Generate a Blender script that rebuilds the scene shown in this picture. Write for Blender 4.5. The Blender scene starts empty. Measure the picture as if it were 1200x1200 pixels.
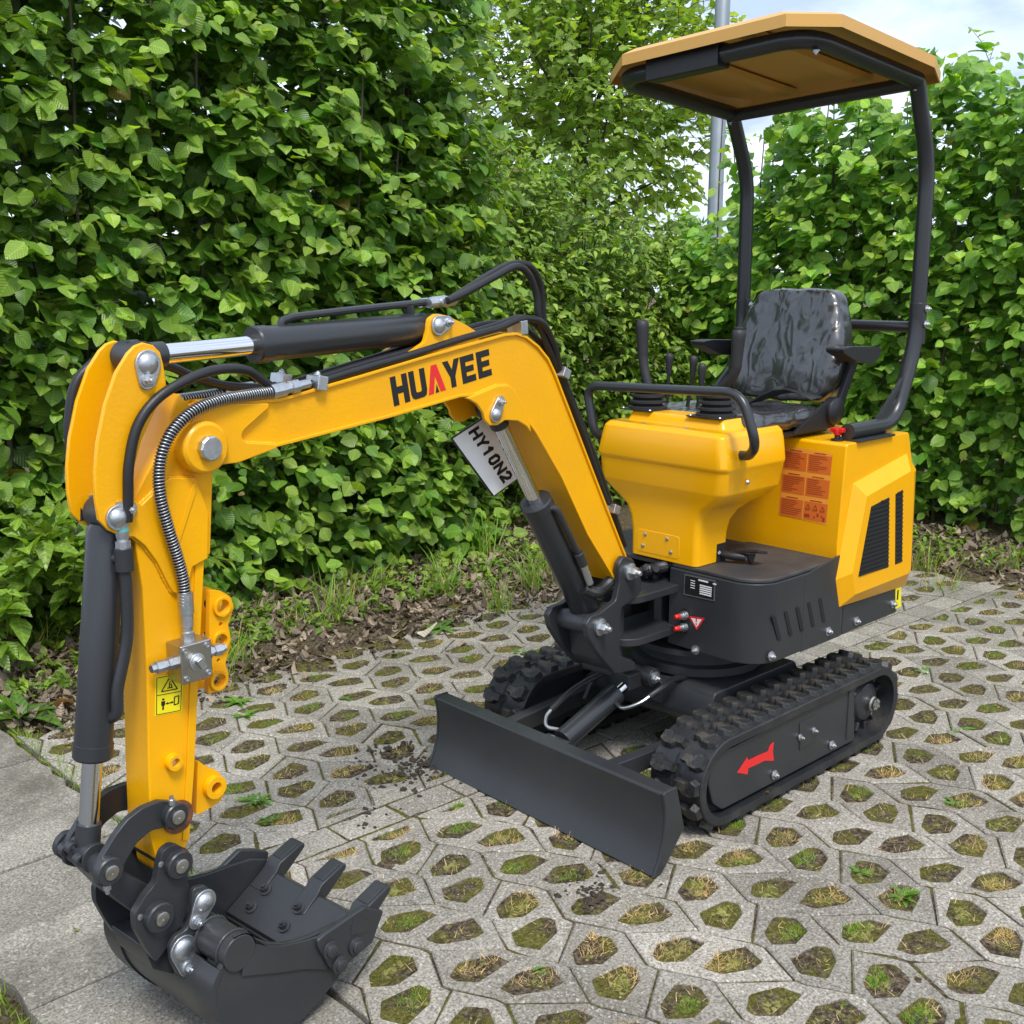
import bpy, math, random
import numpy as np
from mathutils import Vector, Matrix
from mathutils.geometry import tessellate_polygon

# ------------------------------------------------------------------ camera, sky, sun, exposure
SC = bpy.context.scene
COL = SC.collection
cam_d = bpy.data.cameras.new('camera')
cam = bpy.data.objects.new('camera', cam_d)
COL.objects.link(cam)
cam_d.sensor_width = 36.0
cam_d.lens = 39.0
cam_d.clip_start = 0.05
cam_d.clip_end = 600.0
CAM = Vector((2.848, 2.136, 1.540))
c_f = Vector((-0.6702, -0.7126, -0.2079)).normalized()
c_r = Vector((-0.7290, 0.6845, 0.0)).normalized()
c_u = c_r.cross(c_f)
cam.matrix_world = Matrix(((c_r.x, c_u.x, -c_f.x, CAM.x), (c_r.y, c_u.y, -c_f.y, CAM.y),
                           (c_r.z, c_u.z, -c_f.z, CAM.z), (0, 0, 0, 1)))
SC.camera = cam

SUN_AZ = math.radians(62)      # from +x towards +y
SUN_EL = math.radians(58)
world = bpy.data.worlds.new('World')
SC.world = world
world.use_nodes = True
nt = world.node_tree
nt.nodes.clear()
w_out = nt.nodes.new('ShaderNodeOutputWorld')
w_bg = nt.nodes.new('ShaderNodeBackground')
w_sky = nt.nodes.new('ShaderNodeTexSky')
w_sky.sky_type = 'NISHITA'
w_sky.sun_disc = False
w_sky.sun_elevation = SUN_EL
w_sky.sun_rotation = math.pi / 2 - SUN_AZ
w_sky.air_density = 1.0
w_sky.dust_density = 1.5
w_co = nt.nodes.new('ShaderNodeTexCoord')
w_map = nt.nodes.new('ShaderNodeMapping')
w_map.inputs['Scale'].default_value = (1.6, 1.6, 4.2)
w_no = nt.nodes.new('ShaderNodeTexNoise')
w_no.inputs['Scale'].default_value = 2.3
w_no.inputs['Detail'].default_value = 7.0
w_no.inputs['Roughness'].default_value = 0.55
w_cr = nt.nodes.new('ShaderNodeValToRGB')
w_cr.color_ramp.elements[0].position = 0.30
w_cr.color_ramp.elements[0].color = (0.55, 0.55, 0.55, 1)
w_cr.color_ramp.elements[1].position = 0.62
w_cr.color_ramp.elements[1].color = (1, 1, 1, 1)
w_no2 = nt.nodes.new('ShaderNodeTexNoise')
w_no2.inputs['Scale'].default_value = 3.7
w_no2.inputs['Detail'].default_value = 6.0
w_c2 = nt.nodes.new('ShaderNodeValToRGB')      # shaded grey-blue to bright white parts of the cloud deck
w_c2.color_ramp.elements[0].position = 0.36
w_c2.color_ramp.elements[0].color = (2.3, 2.8, 3.8, 1)
w_c2.color_ramp.elements[1].position = 0.76
w_c2.color_ramp.elements[1].color = (6.8, 7.2, 7.8, 1)
w_mx = nt.nodes.new('ShaderNodeMixRGB')
L = nt.links.new
L(w_co.outputs['Generated'], w_map.inputs['Vector'])
L(w_map.outputs[0], w_no.inputs['Vector'])
L(w_map.outputs[0], w_no2.inputs['Vector'])
L(w_no.outputs['Fac'], w_cr.inputs['Fac'])
L(w_no2.outputs['Fac'], w_c2.inputs['Fac'])
L(w_cr.outputs['Color'], w_mx.inputs['Fac'])
L(w_sky.outputs[0], w_mx.inputs['Color1'])
L(w_c2.outputs['Color'], w_mx.inputs['Color2'])
L(w_mx.outputs[0], w_bg.inputs['Color'])
w_bg.inputs['Strength'].default_value = 0.12
L(w_bg.outputs[0], w_out.inputs['Surface'])

sun_d = bpy.data.lights.new('sun', 'SUN')
sun_d.energy = 1.5
sun_d.angle = math.radians(16)
sun_d.color = (1.0, 0.965, 0.91)
sun = bpy.data.objects.new('sun', sun_d)
COL.objects.link(sun)
sd = Vector((math.cos(SUN_AZ) * math.cos(SUN_EL), math.sin(SUN_AZ) * math.cos(SUN_EL), math.sin(SUN_EL)))
sun.rotation_euler = sd.to_track_quat('Z', 'Y').to_euler()
sun.location = (4, 6, 9)

SC.view_settings.view_transform = 'Standard'
SC.view_settings.look = 'None'
SC.view_settings.exposure = 1.2
SC.view_settings.gamma = 1.0
SC.view_settings.use_curve_mapping = False
SC.cycles.max_bounces = 8
SC.cycles.transparent_max_bounces = 8
SC.cycles.use_denoising = True

RNG = np.random.default_rng(7)
rnd = random.Random(11)

# ------------------------------------------------------------------ materials
MATS = {}
def nodes_of(name):
    m = bpy.data.materials.new(name)
    m.use_nodes = True
    return m, m.node_tree, m.node_tree.nodes['Principled BSDF']

def mat(name, col, rough=0.5, metal=0.0, col2=None, scale=6.0, bump=0.0, bscale=60.0, coat=0.0, rvar=0.0, spec=0.5, detail=4.0, c0=0.35, c1=0.7):
    m, t, b = nodes_of(name)
    b.inputs['Base Color'].default_value = (*col, 1)
    b.inputs['Roughness'].default_value = rough
    b.inputs['Metallic'].default_value = metal
    b.inputs['Specular IOR Level'].default_value = spec
    b.inputs['Coat Weight'].default_value = coat
    b.inputs['Coat Roughness'].default_value = 0.12
    co = t.nodes.new('ShaderNodeTexCoord')
    if col2 is not None or rvar:
        n = t.nodes.new('ShaderNodeTexNoise')
        n.inputs['Scale'].default_value = scale
        n.inputs['Detail'].default_value = detail
        t.links.new(co.outputs['Object'], n.inputs['Vector'])
        if col2 is not None:
            r = t.nodes.new('ShaderNodeValToRGB')
            r.color_ramp.elements[0].position = c0
            r.color_ramp.elements[1].position = c1
            r.color_ramp.elements[0].color = (*col, 1)
            r.color_ramp.elements[1].color = (*col2, 1)
            t.links.new(n.outputs['Fac'], r.inputs['Fac'])
            t.links.new(r.outputs['Color'], b.inputs['Base Color'])
        if rvar:
            mr = t.nodes.new('ShaderNodeMapRange')
            mr.inputs['To Min'].default_value = max(0.02, rough - rvar)
            mr.inputs['To Max'].default_value = min(1, rough + rvar)
            t.links.new(n.outputs['Fac'], mr.inputs['Value'])
            t.links.new(mr.outputs[0], b.inputs['Roughness'])
    if bump:
        n2 = t.nodes.new('ShaderNodeTexNoise')
        n2.inputs['Scale'].default_value = bscale
        n2.inputs['Detail'].default_value = 3.0
        t.links.new(co.outputs['Object'], n2.inputs['Vector'])
        bp_ = t.nodes.new('ShaderNodeBump')
        bp_.inputs['Strength'].default_value = bump
        bp_.inputs['Distance'].default_value = 0.004
        t.links.new(n2.outputs['Fac'], bp_.inputs['Height'])
        t.links.new(bp_.outputs[0], b.inputs['Normal'])
    MATS[name] = m
    return m

mat('yellow_paint', (0.86, 0.408, 0.001), 0.33, col2=(0.80, 0.375, 0.003), scale=7.0, bump=0.12, bscale=130, rvar=0.14, spec=0.40, coat=0.10, detail=8)
mat('moulded_yellow', (0.86, 0.408, 0.001), 0.28, bump=0.03, bscale=40, rvar=0.04, spec=0.42, coat=0.15)
mat('canopy_paint', (0.60, 0.33, 0.075), 0.42, bump=0.03, bscale=50)
mat('grey_paint', (0.024, 0.026, 0.029), 0.38, col2=(0.031, 0.033, 0.036), scale=5, bump=0.09, bscale=160, rvar=0.07)
mat('grey_dusty', (0.026, 0.028, 0.031), 0.36, col2=(0.046, 0.047, 0.048), scale=4, bump=0.1, bscale=160, rvar=0.1, detail=8, c0=0.45, c1=0.85)
mat('grey_tube', (0.026, 0.028, 0.031), 0.30, bump=0.05, bscale=160, rvar=0.05)
mat('black_plastic', (0.014, 0.014, 0.016), 0.42, bump=0.08, bscale=220)
mat('black_rubber', (0.018, 0.018, 0.019), 0.55, bump=0.12, bscale=120, rvar=0.1)
mat('track_rubber', (0.016, 0.017, 0.020), 0.45, col2=(0.050, 0.046, 0.040), scale=9, bump=0.3, bscale=90, rvar=0.12, detail=8, c0=0.48, c1=0.85)
mat('lug_rubber', (0.018, 0.019, 0.020), 0.5, col2=(0.095, 0.080, 0.060), scale=34, bump=0.45, bscale=110, detail=9, c0=0.52, c1=0.78)
mat('hose_rubber', (0.012, 0.012, 0.013), 0.45, bump=0.1, bscale=200)
mat('chrome', (0.78, 0.78, 0.79), 0.10, 1.0)
mat('zinc', (0.58, 0.60, 0.62), 0.42, 1.0, col2=(0.46, 0.48, 0.49), scale=60, bump=0.15, bscale=300)
mat('valve_steel', (0.50, 0.49, 0.47), 0.36, 1.0, col2=(0.42, 0.41, 0.38), scale=20)
mat('guard_wire', (0.40, 0.41, 0.42), 0.35, 1.0)
mat('hole_shade', (0.006, 0.006, 0.006), 0.8)  # near-black standing in for the shade inside openings
mat('mesh_black', (0.012, 0.012, 0.013), 0.5)
mat('red_plastic', (0.62, 0.012, 0.010), 0.35)
mat('decal_red', (0.70, 0.02, 0.022), 0.45)
mat('decal_black', (0.010, 0.010, 0.011), 0.4)
mat('decal_white', (0.78, 0.78, 0.76), 0.45)
mat('decal_yellow', (0.86, 0.72, 0.010), 0.4)
mat('decal_orange', (0.62, 0.135, 0.018), 0.45)
mat('decal_orange_light', (0.80, 0.30, 0.035), 0.45)
mat('decal_orange_dark', (0.33, 0.05, 0.012), 0.5)
mat('plate_white', (0.86, 0.86, 0.85), 0.4, bump=0.02)
mat('rust', (0.22, 0.075, 0.025), 0.8, col2=(0.09, 0.035, 0.02), scale=60)
mat('floor_mat', (0.030, 0.030, 0.032), 0.6, col2=(0.060, 0.058, 0.055), scale=8, bump=0.3, bscale=60, detail=7)
mat('teal_seal', (0.10, 0.40, 0.36), 0.5)
mat('galvanised', (0.30, 0.33, 0.35), 0.5, 0.7, col2=(0.22, 0.25, 0.27), scale=3)

# seat under its clear protective film: black vinyl with a crumpled glossy skin
m, t, b = nodes_of('film_wrapped_vinyl')
b.inputs['Base Color'].default_value = (0.012, 0.012, 0.013, 1)
b.inputs['Roughness'].default_value = 0.45
b.inputs['Coat Weight'].default_value = 1.0
b.inputs['Coat Roughness'].default_value = 0.23
b.inputs['Coat IOR'].default_value = 1.75
co = t.nodes.new('ShaderNodeTexCoord')
prev = None
for sc_, wt, dist, sq in ((3.4, 1.0, 0.7, (1.0, 1.5, 0.75)), (8.0, 0.55, 1.0, (1.0, 1.6, 0.7)), (17.0, 0.22, 0.8, (1, 1.2, 1))):
    mp = t.nodes.new('ShaderNodeMapping')
    mp.inputs['Scale'].default_value = sq
    t.links.new(co.outputs['Object'], mp.inputs['Vector'])
    n1 = t.nodes.new('ShaderNodeTexNoise')
    n1.inputs['Scale'].default_value = sc_
    n1.inputs['Detail'].default_value = 0.6
    n1.inputs['Distortion'].default_value = dist
    t.links.new(mp.outputs[0], n1.inputs['Vector'])
    s1 = t.nodes.new('ShaderNodeMath'); s1.operation = 'SUBTRACT'; s1.inputs[1].default_value = 0.5
    a1 = t.nodes.new('ShaderNodeMath'); a1.operation = 'ABSOLUTE'
    w1 = t.nodes.new('ShaderNodeMath'); w1.operation = 'MULTIPLY'; w1.inputs[1].default_value = -wt * 2
    t.links.new(n1.outputs['Fac'], s1.inputs[0]); t.links.new(s1.outputs[0], a1.inputs[0]); t.links.new(a1.outputs[0], w1.inputs[0])
    if prev is None:
        prev = w1
    else:
        ad = t.nodes.new('ShaderNodeMath'); ad.operation = 'ADD'
        t.links.new(prev.outputs[0], ad.inputs[0]); t.links.new(w1.outputs[0], ad.inputs[1])
        prev = ad
bp_ = t.nodes.new('ShaderNodeBump')
bp_.inputs['Strength'].default_value = 1.0
bp_.inputs['Distance'].default_value = 0.013
t.links.new(prev.outputs[0], bp_.inputs['Height'])
t.links.new(bp_.outputs[0], b.inputs['Coat Normal'])
MATS['film_wrapped_vinyl'] = m

def paver_material(name, c1, c2, c3, spk, stain=(7, 0.56, 0.76, 0.62)):
    m, t, b = nodes_of(name)
    b.inputs['Roughness'].default_value = 0.9
    b.inputs['Specular IOR Level'].default_value = 0.25
    ge = t.nodes.new('ShaderNodeNewGeometry')
    def noise(s, d, r=0.6):
        n = t.nodes.new('ShaderNodeTexNoise')
        n.inputs['Scale'].default_value = s
        n.inputs['Detail'].default_value = d
        n.inputs['Roughness'].default_value = r
        t.links.new(ge.outputs['Position'], n.inputs['Vector'])
        return n
    def ramp(src, p0, p1, a, bb):
        r = t.nodes.new('ShaderNodeValToRGB')
        r.color_ramp.elements[0].position = p0
        r.color_ramp.elements[1].position = p1
        r.color_ramp.elements[0].color = (*a, 1)
        r.color_ramp.elements[1].color = (*bb, 1)
        t.links.new(src, r.inputs['Fac'])
        return r
    big = ramp(noise(2.2, 6).outputs['Fac'], 0.35, 0.68, c1, c2)
    fin = ramp(noise(150, 3, 0.7).outputs['Fac'], 0.36, 0.60, (0.46, 0.45, 0.42), (1.14, 1.14, 1.14))
    mu = t.nodes.new('ShaderNodeMixRGB')
    mu.blend_type = 'MULTIPLY'
    mu.inputs['Fac'].default_value = 1
    t.links.new(big.outputs[0], mu.inputs['Color1'])
    t.links.new(fin.outputs[0], mu.inputs['Color2'])
    vo = t.nodes.new('ShaderNodeTexVoronoi')        # pale and dark aggregate grains
    vo.inputs['Scale'].default_value = spk
    t.links.new(ge.outputs['Position'], vo.inputs['Vector'])
    gr = ramp(vo.outputs['Color'], 0.76, 0.92, (0, 0, 0), (0.9, 0.9, 0.9))
    mx = t.nodes.new('ShaderNodeMixRGB')
    mx.inputs['Color2'].default_value = (*c3, 1)
    t.links.new(gr.outputs[0], mx.inputs['Fac'])
    t.links.new(mu.outputs[0], mx.inputs['Color1'])
    st = ramp(noise(stain[0], 8, 0.7).outputs['Fac'], stain[1], stain[2], (0, 0, 0), (stain[3],) * 3)   # lichen and dirt stains
    mx2 = t.nodes.new('ShaderNodeMixRGB')
    mx2.inputs['Color2'].default_value = (0.085, 0.078, 0.060, 1)
    t.links.new(st.outputs[0], mx2.inputs['Fac'])
    t.links.new(mx.outputs[0], mx2.inputs['Color1'])
    oi = t.nodes.new('ShaderNodeObjectInfo')
    hv = t.nodes.new('ShaderNodeHueSaturation')
    mr = t.nodes.new('ShaderNodeMapRange')
    mr.inputs['To Min'].default_value = 0.78
    mr.inputs['To Max'].default_value = 1.14
    t.links.new(oi.outputs['Random'], mr.inputs['Value'])
    t.links.new(mr.outputs[0], hv.inputs['Value'])
    t.links.new(mx2.outputs[0], hv.inputs['Color'])
    t.links.new(hv.outputs[0], b.inputs['Base Color'])
    bp_ = t.nodes.new('ShaderNodeBump')
    bp_.inputs['Strength'].default_value = 0.55
    bp_.inputs['Distance'].default_value = 0.004
    t.links.new(noise(170, 4, 0.75).outputs['Fac'], bp_.inputs['Height'])
    t.links.new(bp_.outputs[0], b.inputs['Normal'])
    MATS[name] = m
paver_material('paver_concrete', (0.258, 0.237, 0.199), (0.400, 0.370, 0.318), (0.53, 0.505, 0.46), 200)
paver_material('slab_concrete', (0.245, 0.226, 0.188), (0.385, 0.358, 0.306), (0.48, 0.47, 0.43), 210, (3.2, 0.46, 0.66, 0.72))

# soil with moss and straw
m, t, b = nodes_of('mossy_soil')
b.inputs['Roughness'].default_value = 0.95
b.inputs['Specular IOR Level'].default_value = 0.15
ge = t.nodes.new('ShaderNodeNewGeometry')
def _n(s, d):
    n = t.nodes.new('ShaderNodeTexNoise')
    n.inputs['Scale'].default_value = s
    n.inputs['Detail'].default_value = d
    n.inputs['Roughness'].default_value = 0.65
    t.links.new(ge.outputs['Position'], n.inputs['Vector'])
    return n
def _r(src, stops):
    r = t.nodes.new('ShaderNodeValToRGB')
    e = r.color_ramp.elements
    e[0].position, e[0].color = stops[0][0], (*stops[0][1], 1)
    e[1].position, e[1].color = stops[-1][0], (*stops[-1][1], 1)
    for p, c in stops[1:-1]:
        q = e.new(p)
        q.color = (*c, 1)
    t.links.new(src, r.inputs['Fac'])
    return r
soil = _r(_n(85, 6).outputs['Fac'], [(0.30, (0.022, 0.016, 0.011)), (0.48, (0.095, 0.070, 0.046)), (0.68, (0.30, 0.24, 0.165))])
moss = _r(_n(110, 5).outputs['Fac'], [(0.3, (0.055, 0.054, 0.012)), (0.52, (0.165, 0.155, 0.030)), (0.72, (0.28, 0.265, 0.070))])
msk = _r(_n(9.5, 5).outputs['Fac'], [(0.45, (0, 0, 0)), (0.55, (0.85, 0.85, 0.85))])
mossy = t.nodes.new('ShaderNodeAttribute')
mossy.attribute_name = 'moss'
mm = t.nodes.new('ShaderNodeMath')
mm.operation = 'MULTIPLY'
t.links.new(msk.outputs[0], mm.inputs[0])
t.links.new(mossy.outputs['Fac'], mm.inputs[1])
mx = t.nodes.new('ShaderNodeMixRGB')
t.links.new(mm.outputs[0], mx.inputs['Fac'])
t.links.new(soil.outputs[0], mx.inputs['Color1'])
t.links.new(moss.outputs[0], mx.inputs['Color2'])
t.links.new(mx.outputs[0], b.inputs['Base Color'])
bp_ = t.nodes.new('ShaderNodeBump')
bp_.inputs['Strength'].default_value = 1.0
bp_.inputs['Distance'].default_value = 0.02
t.links.new(_n(120, 6).outputs['Fac'], bp_.inputs['Height'])
t.links.new(bp_.outputs[0], b.inputs['Normal'])
MATS['mossy_soil'] = m

def leaf_material(name, veins=9.0, trans=0.32, rough=0.42, spec=0.45):
    """colour comes from the per-leaf colour attribute 'tint'; veins and grain from the leaf's own UVs"""
    m, t, b = nodes_of(name)
    at = t.nodes.new('ShaderNodeAttribute')
    at.attribute_name = 'tint'
    uv = t.nodes.new('ShaderNodeUVMap')
    uv.uv_map = 'UVMap'
    sp = t.nodes.new('ShaderNodeSeparateXYZ')
    t.links.new(uv.outputs[0], sp.inputs[0])
    ab = t.nodes.new('ShaderNodeMath'); ab.operation = 'ABSOLUTE'
    t.links.new(sp.outputs['X'], ab.inputs[0])
    ma = t.nodes.new('ShaderNodeMath'); ma.operation = 'MULTIPLY_ADD'
    ma.inputs[1].default_value = -0.75
    t.links.new(ab.outputs[0], ma.inputs[0])
    t.links.new(sp.outputs['Y'], ma.inputs[2])
    mu = t.nodes.new('ShaderNodeMath'); mu.operation = 'MULTIPLY'
    mu.inputs[1].default_value = veins
    t.links.new(ma.outputs[0], mu.inputs[0])
    fr = t.nodes.new('ShaderNodeMath'); fr.operation = 'PINGPONG'
    fr.inputs[1].default_value = 0.5
    t.links.new(mu.outputs[0], fr.inputs[0])
    rp = t.nodes.new('ShaderNodeValToRGB')
    rp.color_ramp.elements[0].position = 0.0
    rp.color_ramp.elements[0].color = (1.35, 1.30, 1.2, 1)
    rp.color_ramp.elements[1].position = 0.16
    rp.color_ramp.elements[1].color = (0.95, 0.95, 0.95, 1)
    t.links.new(fr.outputs[0], rp.inputs['Fac'])
    mid = t.nodes.new('ShaderNodeValToRGB')
    mid.color_ramp.elements[0].position = 0.0
    mid.color_ramp.elements[0].color = (1.4, 1.35, 1.2, 1)
    mid.color_ramp.elements[1].position = 0.05
    mid.color_ramp.elements[1].color = (1, 1, 1, 1)
    t.links.new(ab.outputs[0], mid.inputs['Fac'])
    a = t.nodes.new('ShaderNodeMixRGB'); a.blend_type = 'MULTIPLY'; a.inputs['Fac'].default_value = 1
    c = t.nodes.new('ShaderNodeMixRGB'); c.blend_type = 'MULTIPLY'; c.inputs['Fac'].default_value = 1
    t.links.new(at.outputs['Color'], a.inputs['Color1'])
    t.links.new(rp.outputs[0], a.inputs['Color2'])
    t.links.new(a.outputs[0], c.inputs['Color1'])
    t.links.new(mid.outputs[0], c.inputs['Color2'])
    t.links.new(c.outputs[0], b.inputs['Base Color'])
    b.inputs['Roughness'].default_value = rough
    b.inputs['Specular IOR Level'].default_value = spec
    bp_ = t.nodes.new('ShaderNodeBump')
    bp_.inputs['Strength'].default_value = 0.5
    bp_.inputs['Distance'].default_value = 0.006
    t.links.new(fr.outputs[0], bp_.inputs['Height'])
    t.links.new(bp_.outputs[0], b.inputs['Normal'])
    tr = t.nodes.new('ShaderNodeBsdfTranslucent')
    g = t.nodes.new('ShaderNodeMixRGB'); g.blend_type = 'MULTIPLY'; g.inputs['Fac'].default_value = 1
    g.inputs['Color2'].default_value = (1.9, 1.85, 0.5, 1)
    t.links.new(c.outputs[0], g.inputs['Color1'])
    t.links.new(g.outputs[0], tr.inputs['Color'])
    ms = t.nodes.new('ShaderNodeMixShader')
    ms.inputs['Fac'].default_value = trans
    t.links.new(b.outputs[0], ms.inputs[1])
    t.links.new(tr.outputs[0], ms.inputs[2])
    t.links.new(ms.outputs[0], t.nodes['Material Output'].inputs['Surface'])
    MATS[name] = m
leaf_material('hazel_leaf', 8.0, 0.36, 0.38, 0.5)
leaf_material('dogwood_leaf', 6.0, 0.36, 0.38, 0.5)
leaf_material('tree_leaf', 5.0, 0.5, 0.5, 0.35)
leaf_material('grass_blade', 0.0, 0.30, 0.55, 0.3)
leaf_material('dead_leaf', 7.0, 0.10, 0.75, 0.2)
mat('bark', (0.055, 0.045, 0.032), 0.85, col2=(0.11, 0.09, 0.065), scale=20, bump=0.5, bscale=60)
mat('twig_bark', (0.075, 0.050, 0.030), 0.8, col2=(0.10, 0.085, 0.05), scale=25)

# ------------------------------------------------------------------ mesh helpers
def setp(o, label=None, cat=None, group=None, kind=None):
    if label: o['label'] = label
    if cat: o['category'] = cat
    if group: o['group'] = group
    if kind: o['kind'] = kind
    return o

def link(name, me, parent=None):
    o = bpy.data.objects.new(name, me)
    COL.objects.link(o)
    if parent is not None:
        o.parent = parent
    return o

def empty(name, loc=(0, 0, 0), rz=0.0):
    o = bpy.data.objects.new(name, None)
    o.empty_display_size = 0.1
    COL.objects.link(o)
    o.location = loc
    o.rotation_euler = (0, 0, rz)
    return o

def frame_of(d):
    d = Vector(d).normalized()
    a = Vector((0, 0, 1)) if abs(d.z) < 0.9 else Vector((1, 0, 0))
    u = d.cross(a).normalized()
    return u, d.cross(u).normalized(), d

def spline(pts, n=8):
    P = [Vector(p) for p in pts]
    P = [P[0] * 2 - P[1]] + P + [P[-1] * 2 - P[-2]]
    out = []
    for i in range(1, len(P) - 2):
        p0, p1, p2, p3 = P[i - 1:i + 3]
        for k in range(n):
            t = k / n
            out.append(0.5 * ((2 * p1) + (p2 - p0) * t + (2 * p0 - 5 * p1 + 4 * p2 - p3) * t * t + (3 * p1 - p0 - 3 * p2 + p3) * t ** 3))
    out.append(P[-2])
    return out

def fillet(pts, r, n=6):
    P = [Vector(p) for p in pts]
    out = [P[0]]
    for i in range(1, len(P) - 1):
        a, b, c = P[i - 1], P[i], P[i + 1]
        d1, d2 = (a - b), (c - b)
        rr = min(r, d1.length * 0.49, d2.length * 0.49)
        p1, p2 = b + d1.normalized() * rr, b + d2.normalized() * rr
        for k in range(n + 1):
            t = k / n
            out.append(p1 * (1 - t) ** 2 + b * 2 * t * (1 - t) + p2 * t * t)
    out.append(P[-1])
    return out

def circ(c, r, n=16, a0=0.0, a1=2 * math.pi):
    full = abs(a1 - a0 - 2 * math.pi) < 1e-6
    m_ = n if full else n - 1
    return [(c[0] + r * math.cos(a0 + (a1 - a0) * k / m_), c[1] + r * math.sin(a0 + (a1 - a0) * k / m_)) for k in range(n)]

def area2(p):
    return 0.5 * sum(p[i][0] * p[(i + 1) % len(p)][1] - p[(i + 1) % len(p)][0] * p[i][1] for i in range(len(p)))

def rpoly(pts, r=0.01, n=3):
    """round the corners of a closed 2D polygon"""
    out = []
    k = len(pts)
    for i in range(k):
        a, b, c = Vector((*pts[i - 1], 0)), Vector((*pts[i], 0)), Vector((*pts[(i + 1) % k], 0))
        d1, d2 = a - b, c - b
        rr = min(r, d1.length * 0.45, d2.length * 0.45)
        p1, p2 = b + d1.normalized() * rr, b + d2.normalized() * rr
        for j in range(n + 1):
            t = j / n
            q = p1 * (1 - t) ** 2 + b * 2 * t * (1 - t) + p2 * t * t
            out.append((q.x, q.y))
    return out

def inset(poly, d):
    """offset a closed polygon inwards by d (mitred)"""
    if area2(poly) < 0:
        poly = poly[::-1]
    n = len(poly)
    out = []
    for i in range(n):
        a, b, c = Vector(poly[i - 1]), Vector(poly[i]), Vector(poly[(i + 1) % n])
        e1, e2 = (b - a).normalized(), (c - b).normalized()
        n1, n2 = Vector((-e1.y, e1.x)), Vector((-e2.y, e2.x))
        bs = n1 + n2
        bs = bs / max(0.35, bs.length_squared) * 2
        out.append((b.x + bs.x * d, b.y + bs.y * d))
    return out

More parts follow.
